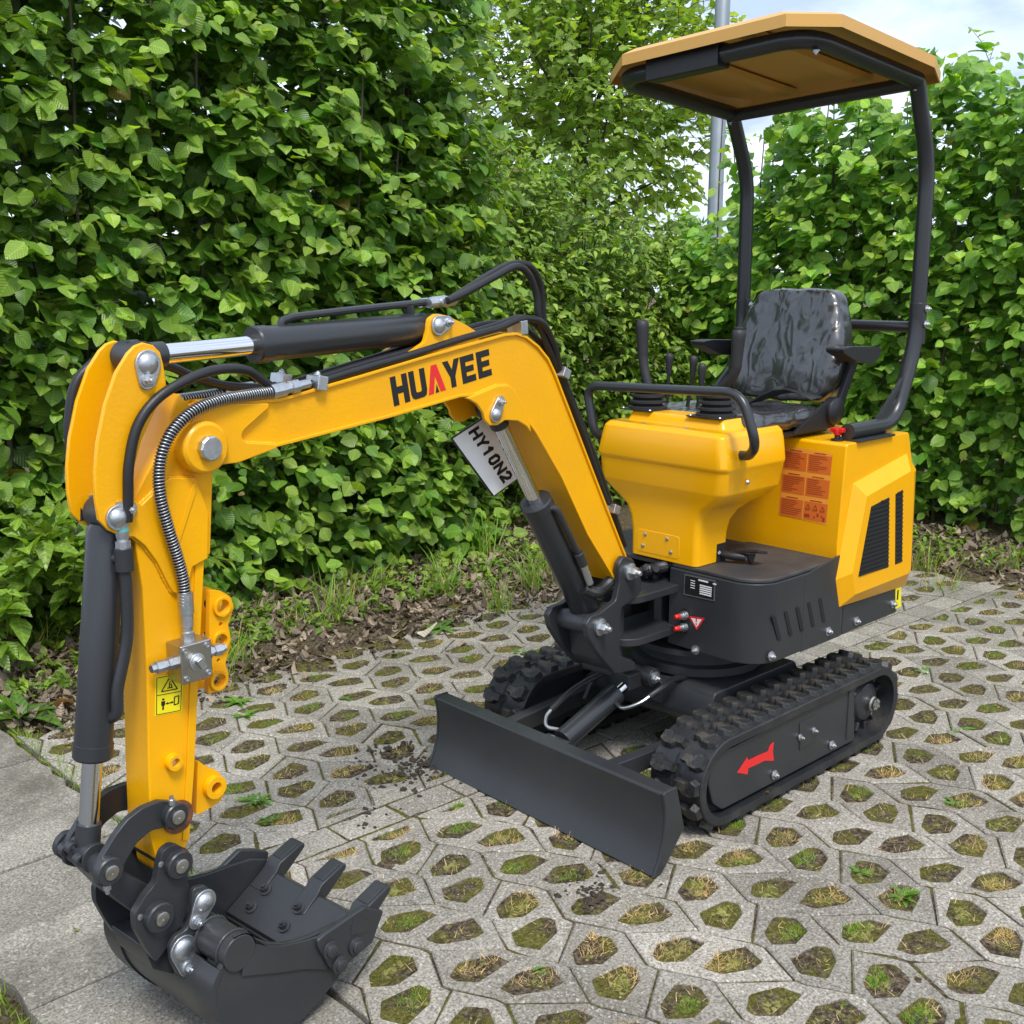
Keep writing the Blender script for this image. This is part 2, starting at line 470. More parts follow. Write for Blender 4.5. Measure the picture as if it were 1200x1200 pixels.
class MB:
    def __init__(s):
        s.v, s.f = [], []
    def add(s, vs, fs):
        o = len(s.v)
        s.v += [tuple(v) for v in vs]
        s.f += [tuple(i + o for i in f) for f in fs]
        return s
    def box(s, c, size, R=None):
        hx, hy, hz = (q / 2 for q in size)
        vs = [Vector((x, y, z)) for x in (-hx, hx) for y in (-hy, hy) for z in (-hz, hz)]
        if R is not None:
            vs = [R @ v for v in vs]
        c = Vector(c)
        return s.add([v + c for v in vs], [(0, 1, 3, 2), (4, 6, 7, 5), (0, 4, 5, 1), (2, 3, 7, 6), (0, 2, 6, 4), (1, 5, 7, 3)])
    def bar(s, p0, p1, w, h, up=(0, 0, 1)):
        p0, p1 = Vector(p0), Vector(p1)
        d = (p1 - p0).normalized()
        u = Vector(up).cross(d).normalized()
        w_ = d.cross(u)
        vs = []
        for p in (p0, p1):
            for a, b in ((-1, -1), (1, -1), (1, 1), (-1, 1)):
                vs.append(p + u * a * w / 2 + w_ * b * h / 2)
        return s.add(vs, [(0, 3, 2, 1), (4, 5, 6, 7), (0, 1, 5, 4), (1, 2, 6, 5), (2, 3, 7, 6), (3, 0, 4, 7)])
    def prism(s, poly, w0, w1, fn, holes=()):
        """poly (a,b) extruded along w; fn(a,b,w) -> point"""
        rings = [list(poly)] + [list(h) for h in holes]
        if area2(rings[0]) < 0:
            rings[0].reverse()
        for h in rings[1:]:
            if area2(h) > 0:
                h.reverse()
        flat = [p for r in rings for p in r]
        tri = tessellate_polygon([[Vector((p[0], p[1], 0)) for p in r] for r in rings])
        N = len(flat)
        vs = [fn(p[0], p[1], w0) for p in flat] + [fn(p[0], p[1], w1) for p in flat]
        fs = []
        if len(rings) == 1:
            fs.append(tuple(range(N, 2 * N)))
            fs.append(tuple(range(N - 1, -1, -1)))
            tri = []
        for a, b, c in tri:
            A = (flat[b][0] - flat[a][0]) * (flat[c][1] - flat[a][1]) - (flat[b][1] - flat[a][1]) * (flat[c][0] - flat[a][0])
            if A < 0:
                b, c = c, b
            fs.append((a + N, b + N, c + N))
            fs.append((c, b, a))
        k = 0
        for r in rings:
            n = len(r)
            for i in range(n):
                j = (i + 1) % n
                fs.append((k + i, k + j, k + j + N, k + i + N))
            k += n
        return s.add(vs, fs)
    def tube(s, pts, r, n=10, caps=True):
        P = [Vector(p) for p in pts]
        m_ = len(P)
        rs = r if isinstance(r, (list, tuple)) else [r] * m_
        T = []
        for i in range(m_):
            d = P[min(i + 1, m_ - 1)] - P[max(i - 1, 0)]
            T.append(d.normalized() if d.length > 1e-9 else Vector((0, 0, 1)))
        u, _, _ = frame_of(T[0])
        vs = []
        for i in range(m_):
            u = (u - T[i] * u.dot(T[i]))
            u = u.normalized() if u.length > 1e-6 else frame_of(T[i])[0]
            w = T[i].cross(u)
            for k in range(n):
                a = 2 * math.pi * k / n
                vs.append(P[i] + (u * math.cos(a) + w * math.sin(a)) * rs[i])
        fs = []
        for i in range(m_ - 1):
            for k in range(n):
                k2 = (k + 1) % n
                fs.append((i * n + k, i * n + k2, (i + 1) * n + k2, (i + 1) * n + k))
        if caps:
            fs.append(tuple(range(n - 1, -1, -1)))
            fs.append(tuple(range((m_ - 1) * n, m_ * n)))
        return s.add(vs, fs)
    def cyl(s, p0, p1, r, n=18, r1=None):
        return s.tube([p0, p1], [r, r if r1 is None else r1], n)
    def lathe(s, prof, o, d, n=20):
        """prof [(r, h)...] turned round the axis d from o"""
        u, w, d = frame_of(d)
        o = Vector(o)
        vs, fs = [], []
        for r, h in prof:
            for k in range(n):
                a = 2 * math.pi * k / n
                vs.append(o + d * h + (u * math.cos(a) + w * math.sin(a)) * max(r, 1e-5))
        m_ = len(prof)
        for i in range(m_ - 1):
            for k in range(n):
                k2 = (k + 1) % n
                fs.append((i * n + k, i * n + k2, (i + 1) * n + k2, (i + 1) * n + k))
        fs.append(tuple(range(n - 1, -1, -1)))
        fs.append(tuple(range((m_ - 1) * n, m_ * n)))
        return s.add(vs, fs)
    def loft(s, rings, caps=True, closed=True):
        n = len(rings[0])
        vs = [p for r in rings for p in r]
        fs = []
        for i in range(len(rings) - 1):
            for k in range(n if closed else n - 1):
                k2 = (k + 1) % n
                fs.append((i * n + k, i * n + k2, (i + 1) * n + k2, (i + 1) * n + k))
        if caps:
            fs.append(tuple(range(n - 1, -1, -1)))
            fs.append(tuple(range((len(rings) - 1) * n, len(rings) * n)))
        return s.add(vs, fs)
    def bolt(s, p, d, r=0.012, h=0.010, washer=True):
        d = Vector(d).normalized()
        p = Vector(p)
        if washer:
            s.lathe([(r * 1.55, 0), (r * 1.55, h * 0.3), (r * 1.2, h * 0.36)], p, d, 16)
        s.lathe([(r, h * 0.3), (r, h * 0.95), (r * 0.86, h * 1.12)], p, d, 6)
        s.lathe([(r * 0.5, h * 1.0), (r * 0.5, h * 1.5), (r * 0.4, h * 1.6)], p, d, 10)
        return s
    def mesh(s, name, mt, ang=35.0, flip=True):
        me = bpy.data.meshes.new(name)
        me.from_pydata(s.v, [], s.f)
        me.validate()
        import bmesh
        bm = bmesh.new()
        bm.from_mesh(me)
        if flip:
            bmesh.ops.recalc_face_normals(bm, faces=bm.faces)
        bm.to_mesh(me)
        bm.free()
        me.polygons.foreach_set('use_smooth', [True] * len(me.polygons))
        me.set_sharp_from_angle(angle=math.radians(ang))
        me.materials.append(MATS[mt])
        return me
    def build(s, name, mt, parent=None, bevel=0.0, ang=35.0, seg=2, label=None):
        o = link(name, s.mesh(name, mt, ang), parent)
        if bevel:
            b = o.modifiers.new('bevel', 'BEVEL')
            b.width = bevel
            b.segments = seg
            b.limit_method = 'ANGLE'
            b.angle_limit = math.radians(40)
            b.harden_normals = True
        if label:
            o['label'] = label
        return o

def XZ(a, b, w): return (a, w, b)          # polygon in the machine's side view, w along y
def XY(a, b, w): return (a, b, w)          # plan view
def YZ(a, b, w): return (w, a, b)          # front view
BYAW = math.radians(6.5)
BPX = 0.36
def SZ(a, b, w):                            # the boom's own side view (reach, height), w to its left
    return (BPX + a * math.cos(BYAW) - w * math.sin(BYAW), a * math.sin(BYAW) + w * math.cos(BYAW), b)
def S3(p): return Vector(SZ(p[0], p[2], p[1]))   # (reach, left, height) -> world
BLAT = Vector((-math.sin(BYAW), math.cos(BYAW), 0))
BFWD = Vector((math.cos(BYAW), math.sin(BYAW), 0))

# ------------------------------------------------------------------ the mini excavator
# world axes are the machine's own: x forward, y to the driver's left, z up
EX = setp(empty('mini_excavator'), 'yellow and dark grey tracked mini excavator with canopy, parked on grass pavers', 'excavator')

def sub(o, m_, name, mt, **k):
    return m_.build(name, mt, o, **k)

# ---- tracks
TC, TW, TR, TZ, XF, XR = 0.355, 0.18, 0.130, 0.148, 0.42, -0.41
def track_path(r, step):
    pts = []
    L_ = XF - XR
    n = max(2, int(L_ / step)); k = max(4, int(math.pi * r / step))
    for i in range(n): pts.append((XR + L_ * i / n, TZ + r, 0.0, 1.0))
    for i in range(k):
        a = math.pi / 2 - math.pi * i / k
        pts.append((XF + r * math.cos(a), TZ + r * math.sin(a), math.cos(a), math.sin(a)))
    for i in range(n): pts.append((XF - L_ * i / n, TZ - r, 0.0, -1.0))
    for i in range(k):
        a = -math.pi / 2 - math.pi * i / k
        pts.append((XR + r * math.cos(a), TZ + r * math.sin(a), math.cos(a), math.sin(a)))
    return pts
def lug_mesh(mir):
    q = [(-.011, .006), (.014, .006), (.015, .028), (.027, .040), (.028, .064), (.018, .083), (-.016, .083), (-.024, .064), (-.010, .045), (-.012, .028)]
    q = [(a, b * mir) for a, b in q]
    cx, cy = sum(a for a, b in q) / len(q), sum(b for a, b in q) / len(q)
    rings = []
    for h, sc in ((-.004, 1.12), (.004, 1.0), (.0150, .90), (.0175, .82)):
        rings.append([Vector((cx + (a - cx) * sc, cy + (b - cy) * (sc * .3 + .7), h)) for a, b in q])
    mb = MB().loft(rings)
    return mb.mesh('lug', 'lug_rubber', 24)
LUG = {1: lug_mesh(1), -1: lug_mesh(-1)}
def track_at(dist):
    P = 2 * (XF - XR) + 2 * math.pi * TR
    d = dist % P
    L_ = XF - XR
    if d < L_: return Vector((XR + d, 0, TZ + TR)), Vector((0, 0, 1))
    d -= L_
    if d < math.pi * TR:
        a = math.pi / 2 - d / TR
        n = Vector((math.cos(a), 0, math.sin(a))); return Vector((XF, 0, TZ)) + n * TR, n
    d -= math.pi * TR
    if d < L_: return Vector((XF - d, 0, TZ - TR)), Vector((0, 0, -1))
    d -= L_
    a = -math.pi / 2 - d / TR
    n = Vector((math.cos(a), 0, math.sin(a))); return Vector((XR, 0, TZ)) + n * TR, n
PER = 2 * (XF - XR) + 2 * math.pi * TR
NL = 34
COVER = [(0.4413, 0.2392), (0.4788, 0.2101), (0.4951, 0.1594), (0.4714, 0.0922), (0.4254, 0.0580), (-0.2942, 0.0544), (-0.2697, 0.2526), (0.3810, 0.2361)]
for sg in (1, -1):
    yc = TC * sg
    mb = MB()
    path = track_path(TR, 0.03)
    rings = []
    for x, z, nx, nz in path:
        ring = []
        for (w, h) in ((-.09, -.004), (-.087, 0.0), (-.014, .001), (-.011, -.004), (.011, -.004), (.014, .001), (.087, 0.0), (.09, -.004), (.0885, -.027), (-.0885, -.027)):
            ring.append(Vector((x + nx * h, yc + w, z + nz * h)))
        rings.append(ring)
    rings.append(rings[0])
    mb.loft(rings, caps=False)
    belt = mb.build('track', 'track_rubber', EX, ang=30, label='black rubber crawler track with dusty staggered lugs')
    for row in (1, -1):
        for i in range(NL):
            p, n = track_at((i + (0.5 if row < 0 else 0.0)) * PER / NL)
            p = p + Vector((0, yc, 0))
            w = Vector((0, 1, 0)); t_ = w.cross(n)
            o = link('lug', LUG[row], belt)
            o.matrix_world = Matrix(((t_.x, w.x, n.x, p.x), (t_.y, w.y, n.y, p.y), (t_.z, w.z, n.z, p.z), (0, 0, 0, 1)))
    # inner drive blocks of the belt
    mb = MB()
    for i in range(NL):
        p, n = track_at((i + .5) * PER / NL)
        t_ = Vector((0, 1, 0)).cross(n)
        Rm = Matrix(((t_.x, 0, n.x), (t_.y, 1, n.y), (t_.z, 0, n.z)))
        mb.box(p + Vector((0, yc, 0)) - n * .034, (.026, .05, .018), Rm)
    mb.build('drive_lug_row', 'track_rubber', belt, bevel=.003)['kind'] = 'stuff'
    # roller frame with its side cover
    y0, y1 = (.300, .430) if sg > 0 else (-.430, -.300)
    fr = MB().prism(rpoly(COVER, .012), y0, y1, XZ).build('track_frame', 'grey_paint', EX, bevel=.004)
    MB().prism(rpoly([(-.255, .075), (-.255, .262), (-.235, .262), (-.235, .075)], .004), y0 - .004, y1 + .004, XZ).build('end_flange', 'grey_paint', fr, bevel=.003)
    MB().box((.09, yc, .055), (.66, .09, .05)).build('roller_beam', 'grey_paint', fr, bevel=.004)
    for x in (-.24, -.06, .12, .30):
        MB().cyl((x, yc - .055, .058), (x, yc + .055, .058), .030, 20).build('roller', 'black_plastic', fr, bevel=.003)
    MB().lathe([(.04, -.05), (.108, -.045), (.108, -.02), (.09, -.012), (.09, .012), (.108, .02), (.108, .045), (.04, .05)], (XF, yc, TZ), (0, 1, 0), 30).build('idler_wheel', 'grey_paint', EX)
    # sprocket
    sp = MB().lathe([(.03, -.06), (.092, -.05), (.094, .022), (.072, .030), (.062, .046), (.040, .054)], (XR, yc, TZ), (0, sg, 0), 30).build('sprocket', 'grey_paint', EX, ang=30)
    for k in range(11):
        a = 2 * math.pi * k / 11
        Rm = Matrix.Rotation(-a, 3, 'Y')
        MB().box(Vector((XR, yc, TZ)) + Rm @ Vector((.090, 0.0, 0)) + Vector((0, .022 * sg, 0)), (.032, .04, .016), Rm).build('sprocket_tooth', 'grey_paint', sp, bevel=.004)
    cp = MB().lathe([(.026, .05), (.026, .070), (.020, .074), (.020, .082), (.012, .084)], (XR, yc, TZ), (0, sg, 0), 18)
    for k in range(5):
        a = 2 * math.pi * k / 5
        cp.lathe([(.005, .074), (.005, .086)], (XR + .014 * math.cos(a), yc, TZ + .014 * math.sin(a)), (0, sg, 0), 6)
    cp.build('hub_cap', 'valve_steel', sp)
    if sg > 0:
        mb = MB()
        pn = MB().prism([(0.0480, 0.2123), (-0.0470, 0.2131), (-0.0561, 0.1257), (0.0391, 0.1208)], .4295, .4325, XZ).build('access_panel', 'grey_paint', fr, bevel=.0008)
        for u in ((0.0436, 0.4320, 0.1668), (-0.0325, 0.4320, 0.1667), (-0.1450, 0.4320, 0.0846), (0.1733, 0.4320, 0.0857)):
            big = u[2] < .1
            MB().bolt(u, (0, 1, 0), .0095 if big else .0065, .011).build('bolt', 'zinc', fr)
        ar = [(0.3627, 0.1523), (0.3153, 0.1846), (0.3103, 0.1738), (0.2637, 0.1738), (0.2115, 0.1711), (0.1999, 0.1890), (0.1825, 0.1919), (0.1844, 0.1627), (0.1772, 0.1306), (0.2269, 0.1462), (0.2615, 0.1464), (0.3084, 0.1480), (0.3091, 0.1297)]
        MB().prism(ar, .4305, .4312, XZ).build('arrow_sticker', 'decal_red', fr, label='red arrow sticker pointing forward on the track frame')

# ---- chassis between the tracks
ch = MB()
ch.prism(rpoly([(-.24, .16), (.20, .16), (.24, .20), (.22, .30), (-.22, .30), (-.26, .22)], .02), -.24, .24, XZ)
ch = ch.build('chassis', 'grey_paint', EX, bevel=.005)
for sg in (1, -1):
    for x in (.16, -.18):
        MB().loft([[Vector((x - .06, .20 * sg, .29)), Vector((x + .06, .20 * sg, .29)), Vector((x + .06, .20 * sg, .17)), Vector((x - .06, .20 * sg, .17))],
                   [Vector((x - .05, .31 * sg, .20)), Vector((x + .07, .31 * sg, .20)), Vector((x + .07, .31 * sg, .09)), Vector((x - .05, .31 * sg, .09))]]).build('chassis_leg', 'grey_paint', ch, bevel=.004)
MB().lathe([(.20, .298), (.215, .31), (.215, .335), (.19, .34), (.19, .375), (.23, .38), (.23, .398)], (0.0, 0, 0), (0, 0, 1), 40).build('slewing_ring', 'grey_paint', EX)
MB().box((.24, .0, .265), (.05, .14, .07)).build('blade_lug', 'grey_paint', ch, bevel=.004)

# ---- dozer blade
BLP = [(.772, .0), (.748, .045), (.733, .10), (.729, .15), (.733, .19), (.741, .221), (.738, .2285), (.692, .2285), (.688, .222), (.668, .135), (.664, .095), (.745, .0)]
bl = MB().prism(BLP, -.460, .460, XZ).build('dozer_blade', 'grey_paint', EX, bevel=.003, ang=25)
for sg in (1, -1):
    EP = [(.774, -.001), (.749, .045), (.734, .10), (.730, .15), (.734, .19), (.743, .226), (.735, .2305), (.688, .2305), (.650, .10), (.742, -.001)]
    MB().prism(EP, .4605 * sg, .470 * sg, XZ).build('blade_end_plate', 'grey_paint', bl, bevel=.0025)
for sg in (1, -1):
    MB().bar((.70, .205 * sg, .175), (.13, .265 * sg if sg < 0 else .25, .175), .040, .052).build('blade_arm', 'grey_dusty', EX, bevel=.004)
bc = MB().cyl((.635, 0, .195), (.40, 0, .279), .034, 26).build('blade_cylinder', 'grey_tube', EX, bevel=.003, label='dark blade lift cylinder lying between the tracks')
MB().cyl((.40, 0, .279), (.365, 0, .292), .017, 16).build('cylinder_rod', 'chrome', bc)
MB().lathe([(.030, -.05), (.030, .05)], (.275, 0, .312), (0, 1, 0), 20).box((.315, 0, .305), (.09, .035, .05)).build('rod_eye', 'grey_paint', bc, bevel=.003)
for yy in (-.062, .062):
    MB().bolt((.275, yy * .8, .312), (0, 1 if yy > 0 else -1, 0), .013, .014).build('pin_bolt', 'zinc', bc)
MB().lathe([(.022, -.045), (.022, .045)], (.655, 0, .188), (0, 1, 0), 18).build('base_eye', 'grey_paint', bc, bevel=.002)
for pts, nm in (([(.62, -.03, .215), (.645, -.055, .225), (.628, -.075, .245), (.60, -.08, .26)], 'hose_elbow'), ([(.44, .035, .27), (.45, .075, .268), (.42, .11, .285), (.38, .125, .305)], 'hose_elbow')):
    MB().tube(spline(pts, 6), .0062, 10).build(nm, 'guard_wire', bc)
MB().tube(spline([(.605, -.08, .258), (.50, -.085, .295), (.38, -.08, .315), (.26, -.07, .31)], 6), .0095, 10).build('hose', 'hose_rubber', EX)
MB().tube(spline([(.39, .122, .30), (.33, .13, .32), (.25, .11, .32), (.18, .10, .30)], 6), .0095, 10).build('hose', 'hose_rubber', EX)
MB().tube(spline([(.36, -.17, .20), (.30, -.19, .24), (.24, -.19, .26)], 5), .007, 8).build('grease_line', 'grey_paint', EX)

# ---- upper body: floor box, counterweight skirt
YS = .38
def rrect(x0, x1, y0, y1, rads, n=7):
    """plan outline, corner radii in order (x0,y0),(x1,y0),(x1,y1),(x0,y1)"""
    out = []
    for (cx, cy, a0), r in zip(((x0, y0, math.pi), (x1, y0, 1.5 * math.pi), (x1, y1, 0), (x0, y1, .5 * math.pi)), rads):
        r = max(r, 1e-4)
        ox = cx + (r if cx == x0 else -r); oy = cy + (r if cy == y0 else -r)
        for k in range(n + 1):
            a = a0 + .5 * math.pi * k / n
            out.append((ox + r * math.cos(a), oy + r * math.sin(a)))
    return out
FX = .215
fb = MB().prism(rrect(-.255, FX, .048, YS, (.004, .004, .105, .004)), .412, .658, XY).build('floor_box', 'grey_paint', EX, bevel=.003, ang=25, label='dark grey steel floor box with five ventilation slots')
# side panel tab that rises against the hood
MB().prism([(-.245, .41), (-.02, .41), (-.02, .655), (-.225, .685), (-.235, .60)], YS - .006, YS + .001, XZ).build('side_panel', 'grey_paint', fb, bevel=.002)
VT = ((0.1409, 0.5606), (0.1023, 0.4753), (-0.1086, 0.5651), (-0.1425, 0.4777))
for k in range(5):
    a = tuple(VT[0][i] + (VT[2][i] - VT[0][i]) * k / 4 for i in (0, 1)); b_ = tuple(VT[1][i] + (VT[3][i] - VT[1][i]) * k / 4 for i in (0, 1))
    dx = .0090
    q = rpoly([(a[0] + dx, a[1]), (a[0] - dx, a[1]), (b_[0] - dx, b_[1]), (b_[0] + dx, b_[1])], .007, 3)
    MB().prism(q, YS - .004, YS + .0022, XZ).build('vent_slot_shade', 'hole_shade', fb)  # black plate on the surface, painted as the slot's inner shade
for p, d in (((0.1436, 0.3800, 0.4371), (0, 1, 0)), ((-0.1712, 0.3800, 0.4433), (0, 1, 0)), ((0.2150, 0.1583, 0.4166), (1, 0, 0))):
    MB().bolt(p, d, .0095, .011).build('bolt', 'zinc', fb)
# nameplate, warning triangle, two hydraulic couplers
npl = MB().prism([(0.1076, 0.6483), (0.2227, 0.6500), (0.2226, 0.5864), (0.1070, 0.5831)], .2145, .2175, YZ).build('name_plate', 'zinc', fb, label='black maker plate with silver border on the floor box')
MB().prism(inset([(0.1076, 0.6483), (0.2227, 0.6500), (0.2226, 0.5864), (0.1070, 0.5831)], .0035), .2176, .2182, YZ).build('plate_print', 'decal_black', fb)
mb = MB()
for k in range(5):
    z = .640 - .0065 * k
    mb.box((.2186, .190, z - .014), (.0006, .044, .0036))
mb.box((.2186, .180, .641), (.0006, .036, .0045)).box((.2186, .222, .640), (.0006, .012, .004))
for k in range(4):
    mb.box((.2186, .141, .634 - .0075 * k), (.0006, .016, .0022))
mb.build('plate_lines', 'decal_white', fb)
tri = [(0.1261, 0.5191), (0.1890, 0.5253), (0.1603, 0.4806)]
MB().prism(tri, .2155, .2162, YZ).build('warning_sticker', 'decal_red', fb, label='white warning triangle with red edge')
MB().prism(inset(tri, .0055), .2163, .2166, YZ).build('sticker_face', 'decal_white', fb)
cx_, cz_ = sum(p[0] for p in tri) / 3, sum(p[1] for p in tri) / 3
MB().box((.2169, cx_, cz_ + .006), (.0005, .0045, .016)).box((.2169, cx_, cz_ - .008), (.0005, .0045, .005)).build('exclamation_mark', 'decal_red', fb)
MB().prism(rpoly([(.098, .462), (.131, .462), (.131, .540), (.098, .540)], .016, 5), .2135, .2162, YZ).build('coupler_recess_shade', 'hole_shade', fb)  # black patch painted for the recess shade, nothing is hollowed out
for z in (.518, .480):
    cpl = MB().lathe([(.014, 0), (.014, .012), (.010, .013), (.010, .026)], (.214, .116, z), (1, -.25, 0), 14).build('coupler', 'zinc', fb)
    MB().lathe([(.008, .026), (.008, .040), (.006, .043)], (.214, .116, z), (1, -.25, 0), 12).build('coupler_cap', 'red_plastic', cpl)
# dark recess to the right of the swing post and the far half of the base
MB().prism(rrect(-.255, .06, -YS, .047, (.004, .06, .004, .004)), .412, .650, XY).build('base_frame', 'grey_paint', EX, bevel=.004)
MB().prism(rrect(.061, FX - .01, -YS + .02, -.16, (.004, .09, .004, .004)), .412, .645, XY).build('toe_box', 'grey_paint', EX, bevel=.004)
for k, (y, z) in enumerate(((-.10, .60), (-.06, .56), (-.02, .61))):
    MB().tube(spline([(.07, y, z), (.14, y - .01, z - .02 + .02 * k), (.20, y + .02, z + .02), (.27, .0 + .02 * k, .66)], 6), .0095, 10).build('hose', 'hose_rubber', EX)
# floor mat
fm = MB().prism(rrect(-.212, FX - .008, .040, YS - .006, (.03, .02, .10, .03)), .6585, .671, XY).build('floor_mat', 'floor_mat', EX, bevel=.004, label='ribbed black rubber floor mat')
MB().prism(rrect(-.21, FX - .02, -YS + .01, .038, (.02, .09, .004, .004)), .6505, .664, XY).build('floor_plate', 'floor_mat', EX, bevel=.003)
# counterweight skirt under the hood
sk = MB().prism(rrect(-.665, -.258, -YS, YS, (.07, .003, .003, .07)), .412, .505, XY).build('counterweight_skirt', 'grey_paint', EX, bevel=.003, ang=25)
for p in ((-0.3422, 0.3800, 0.4398), (-0.5809, 0.3800, 0.4486)):
    MB().bolt(p, (0, 1, 0), .0095, .011).build('bolt', 'zinc', sk)
ys = [(-0.5899, 0.5015), (-0.6278, 0.5031), (-0.6390, 0.4279), (-0.6007, 0.4267)]
st = MB().prism(ys, .3806, .3812, XZ).build('hazard_sticker', 'decal_yellow', sk)
MB().box((ys[0][0] * .5 + ys[1][0] * .5, .3815, .475), (.010, .0005, .034)).build('sticker_print', 'decal_black', sk)

# ---- engine hood
HB = [(-.205, .6725), (-.200, .72), (-.218, 1.028), (-.225, 1.034), (-.605, 1.034), (-.612, 1.03), (-.64, .95), (-.665, .88), (-.675, .56), (-.66, .507), (-.235, .507), (-.212, .60)]
hood = MB().prism(HB, -YS + .004, YS - .002, XZ).build('engine_hood', 'yellow_paint', EX, bevel=.006, seg=3, ang=28, label='yellow faceted engine hood behind the seat base')
# raised faceted side panel with two grilles
base = [(-0.2674, 0.9050), (-0.5730, 0.9634), (-0.6489, 0.9030), (-0.7040, 0.5463), (-0.6305, 0.4978), (-0.2277, 0.5103), (-0.1964, 0.6061)]
base[2] = (-.672, base[2][1]); base[3] = (-.685, base[3][1]); base[1] = (-.60, base[1][1]); base[4] = (-.66, base[4][1])
face = [(-0.3007, 0.8641), (-.575, .912), (-.600, .905), (-.628, .568), (-.610, .556), (-0.2676, 0.5511), (-0.2429, 0.6258)]
for sg in (1, -1):
    mb = MB().loft([[Vector((a, (YS - .004) * sg, b)) for a, b in base], [Vector((a, (YS + .001) * sg, b)) for a, b in base], [Vector((a, .412 * sg, b)) for a, b in face]])
    sp_ = mb.build('side_panel', 'yellow_paint', hood, bevel=.004, seg=2, ang=15)
    g1 = [(-0.3299, 0.8273), (-0.4408, 0.8425), (-0.4689, 0.6043), (-0.2796, 0.6080)]
    g2 = [(-0.4817, 0.8468), (-0.5281, 0.8562), (-0.5595, 0.6070), (-0.5139, 0.6049)]
    for g in (g1, g2):
        MB().prism(g, (.4105) * sg, (.4128) * sg, XZ).build('grille_shade', 'hole_shade', hood)  # black sheet painted as the shade behind the louvres
        zt, zb = max(p[1] for p in g), min(p[1] for p in g)
        mb = MB()
        nb = 17
        for k in range(nb):
            z = zb + (zt - zb) * (k + .5) / nb
            xs = []
            for i in range(4):
                (x0, z0), (x1, z1) = g[i], g[(i + 1) % 4]
                if (z0 - z) * (z1 - z) < 0:
                    xs.append(x0 + (x1 - x0) * (z - z0) / (z1 - z0))
            if len(xs) >= 2:
                mb.bar((min(xs) + .001, .4138 * sg, z), (max(xs) - .001, .4138 * sg, z), .0028, .0062)
        mb.build('grille_louvre', 'mesh_black', hood)
# orange safety notice on the front of the hood
OX = lambda z: -.2005 - (z - .72) * .0584 + .0016
def oz(y, z): return Vector((OX(z), y, z))
oy0, oy1, ozb, ozt = .158, .333, .775, 1.003
mb = MB().add([oz(oy0, ozb + .006), oz(oy1, ozb), oz(oy1, ozt - .003), oz(oy0, ozt + .003)], [(0, 1, 2, 3)])
mb.build('safety_notice', 'decal_orange_light', hood, label='orange safety notice with six panels of small print')
pr, dk = MB(), MB()
for r in range(3):
    for c in range(2):
        y0 = oy0 + .003 + c * .088; y1 = y0 + .083
        z1 = ozt - .004 - r * .0755; z0 = z1 - .067
        e = Vector((.0006, 0, 0))
        pr.add([oz(y0, z0) + e, oz(y1, z0) + e, oz(y1, z1 - .009) + e, oz(y0, z1 - .009) + e], [(0, 1, 2, 3)])
        dk.add([oz(y0 + .02, z1 - .006) + e, oz(y1 - .02, z1 - .006) + e, oz(y1 - .02, z1 - .003) + e, oz(y0 + .02, z1 - .003) + e], [(0, 1, 2, 3)])
        if (r, c) != (2, 1):
            for k in range(8):
                zz = z1 - .015 - k * .0063
                w = rnd.uniform(.45, 1.0) * (y1 - y0 - .010)
                dk.add([oz(y0 + .005, zz) + e * 2, oz(y0 + .005 + w, zz) + e * 2, oz(y0 + .005 + w, zz + .0022) + e * 2, oz(y0 + .005, zz + .0022) + e * 2], [(0, 1, 2, 3)])
        else:
            for k in range(3):
                yc_ = y0 + .015 + k * .026
                for a, b_ in (((-.008, 0), (.008, 0)), ((.008, 0), (0, .015)), ((0, .015), (-.008, 0))):
                    p0, p1 = oz(yc_ + a[0], z1 - .032 + a[1]) + e * 3, oz(yc_ + b_[0], z1 - .032 + b_[1]) + e * 3
                    dk.bar(p0, p1, .0018, .0006, (0, 0, 1) if abs(p1.z - p0.z) < .001 else (1, 0, 0))
            dk.box(oz(y0 + .014, z0 + .014) + e * 3, (.0004, .018, .010))
            for dy, dz, s_ in ((.040, .012, .007), (.052, .020, .010), (.066, .018, .006), (.074, .010, .012)):
                dk.box(oz(y0 + dy, z0 + dz) + e * 3, (.0004, s_ * .6, s_))
pr.build('notice_panel_print', 'decal_orange', hood)
dk.build('notice_text', 'decal_orange_dark', hood)
# emergency stop and hood top fittings
es = MB().lathe([(.020, 0), (.020, .006), (.009, .008), (.009, .022)], (-.262, .318, 1.034), (0, 0, 1), 18).build('emergency_switch', 'black_plastic', EX, label='red emergency cut-off switch on the hood top')
MB().lathe([(.012, .018), (.014, .030), (.013, .040)], (-.262, .318, 1.034), (0, 0, 1), 14).box((-.262, .318, 1.068), (.020, .046, .014)).build('switch_key', 'red_plastic', es, bevel=.003)
MB().bolt((-.235, .16, 1.034), (0, 0, 1), .006, .006).build('bolt', 'zinc', hood)

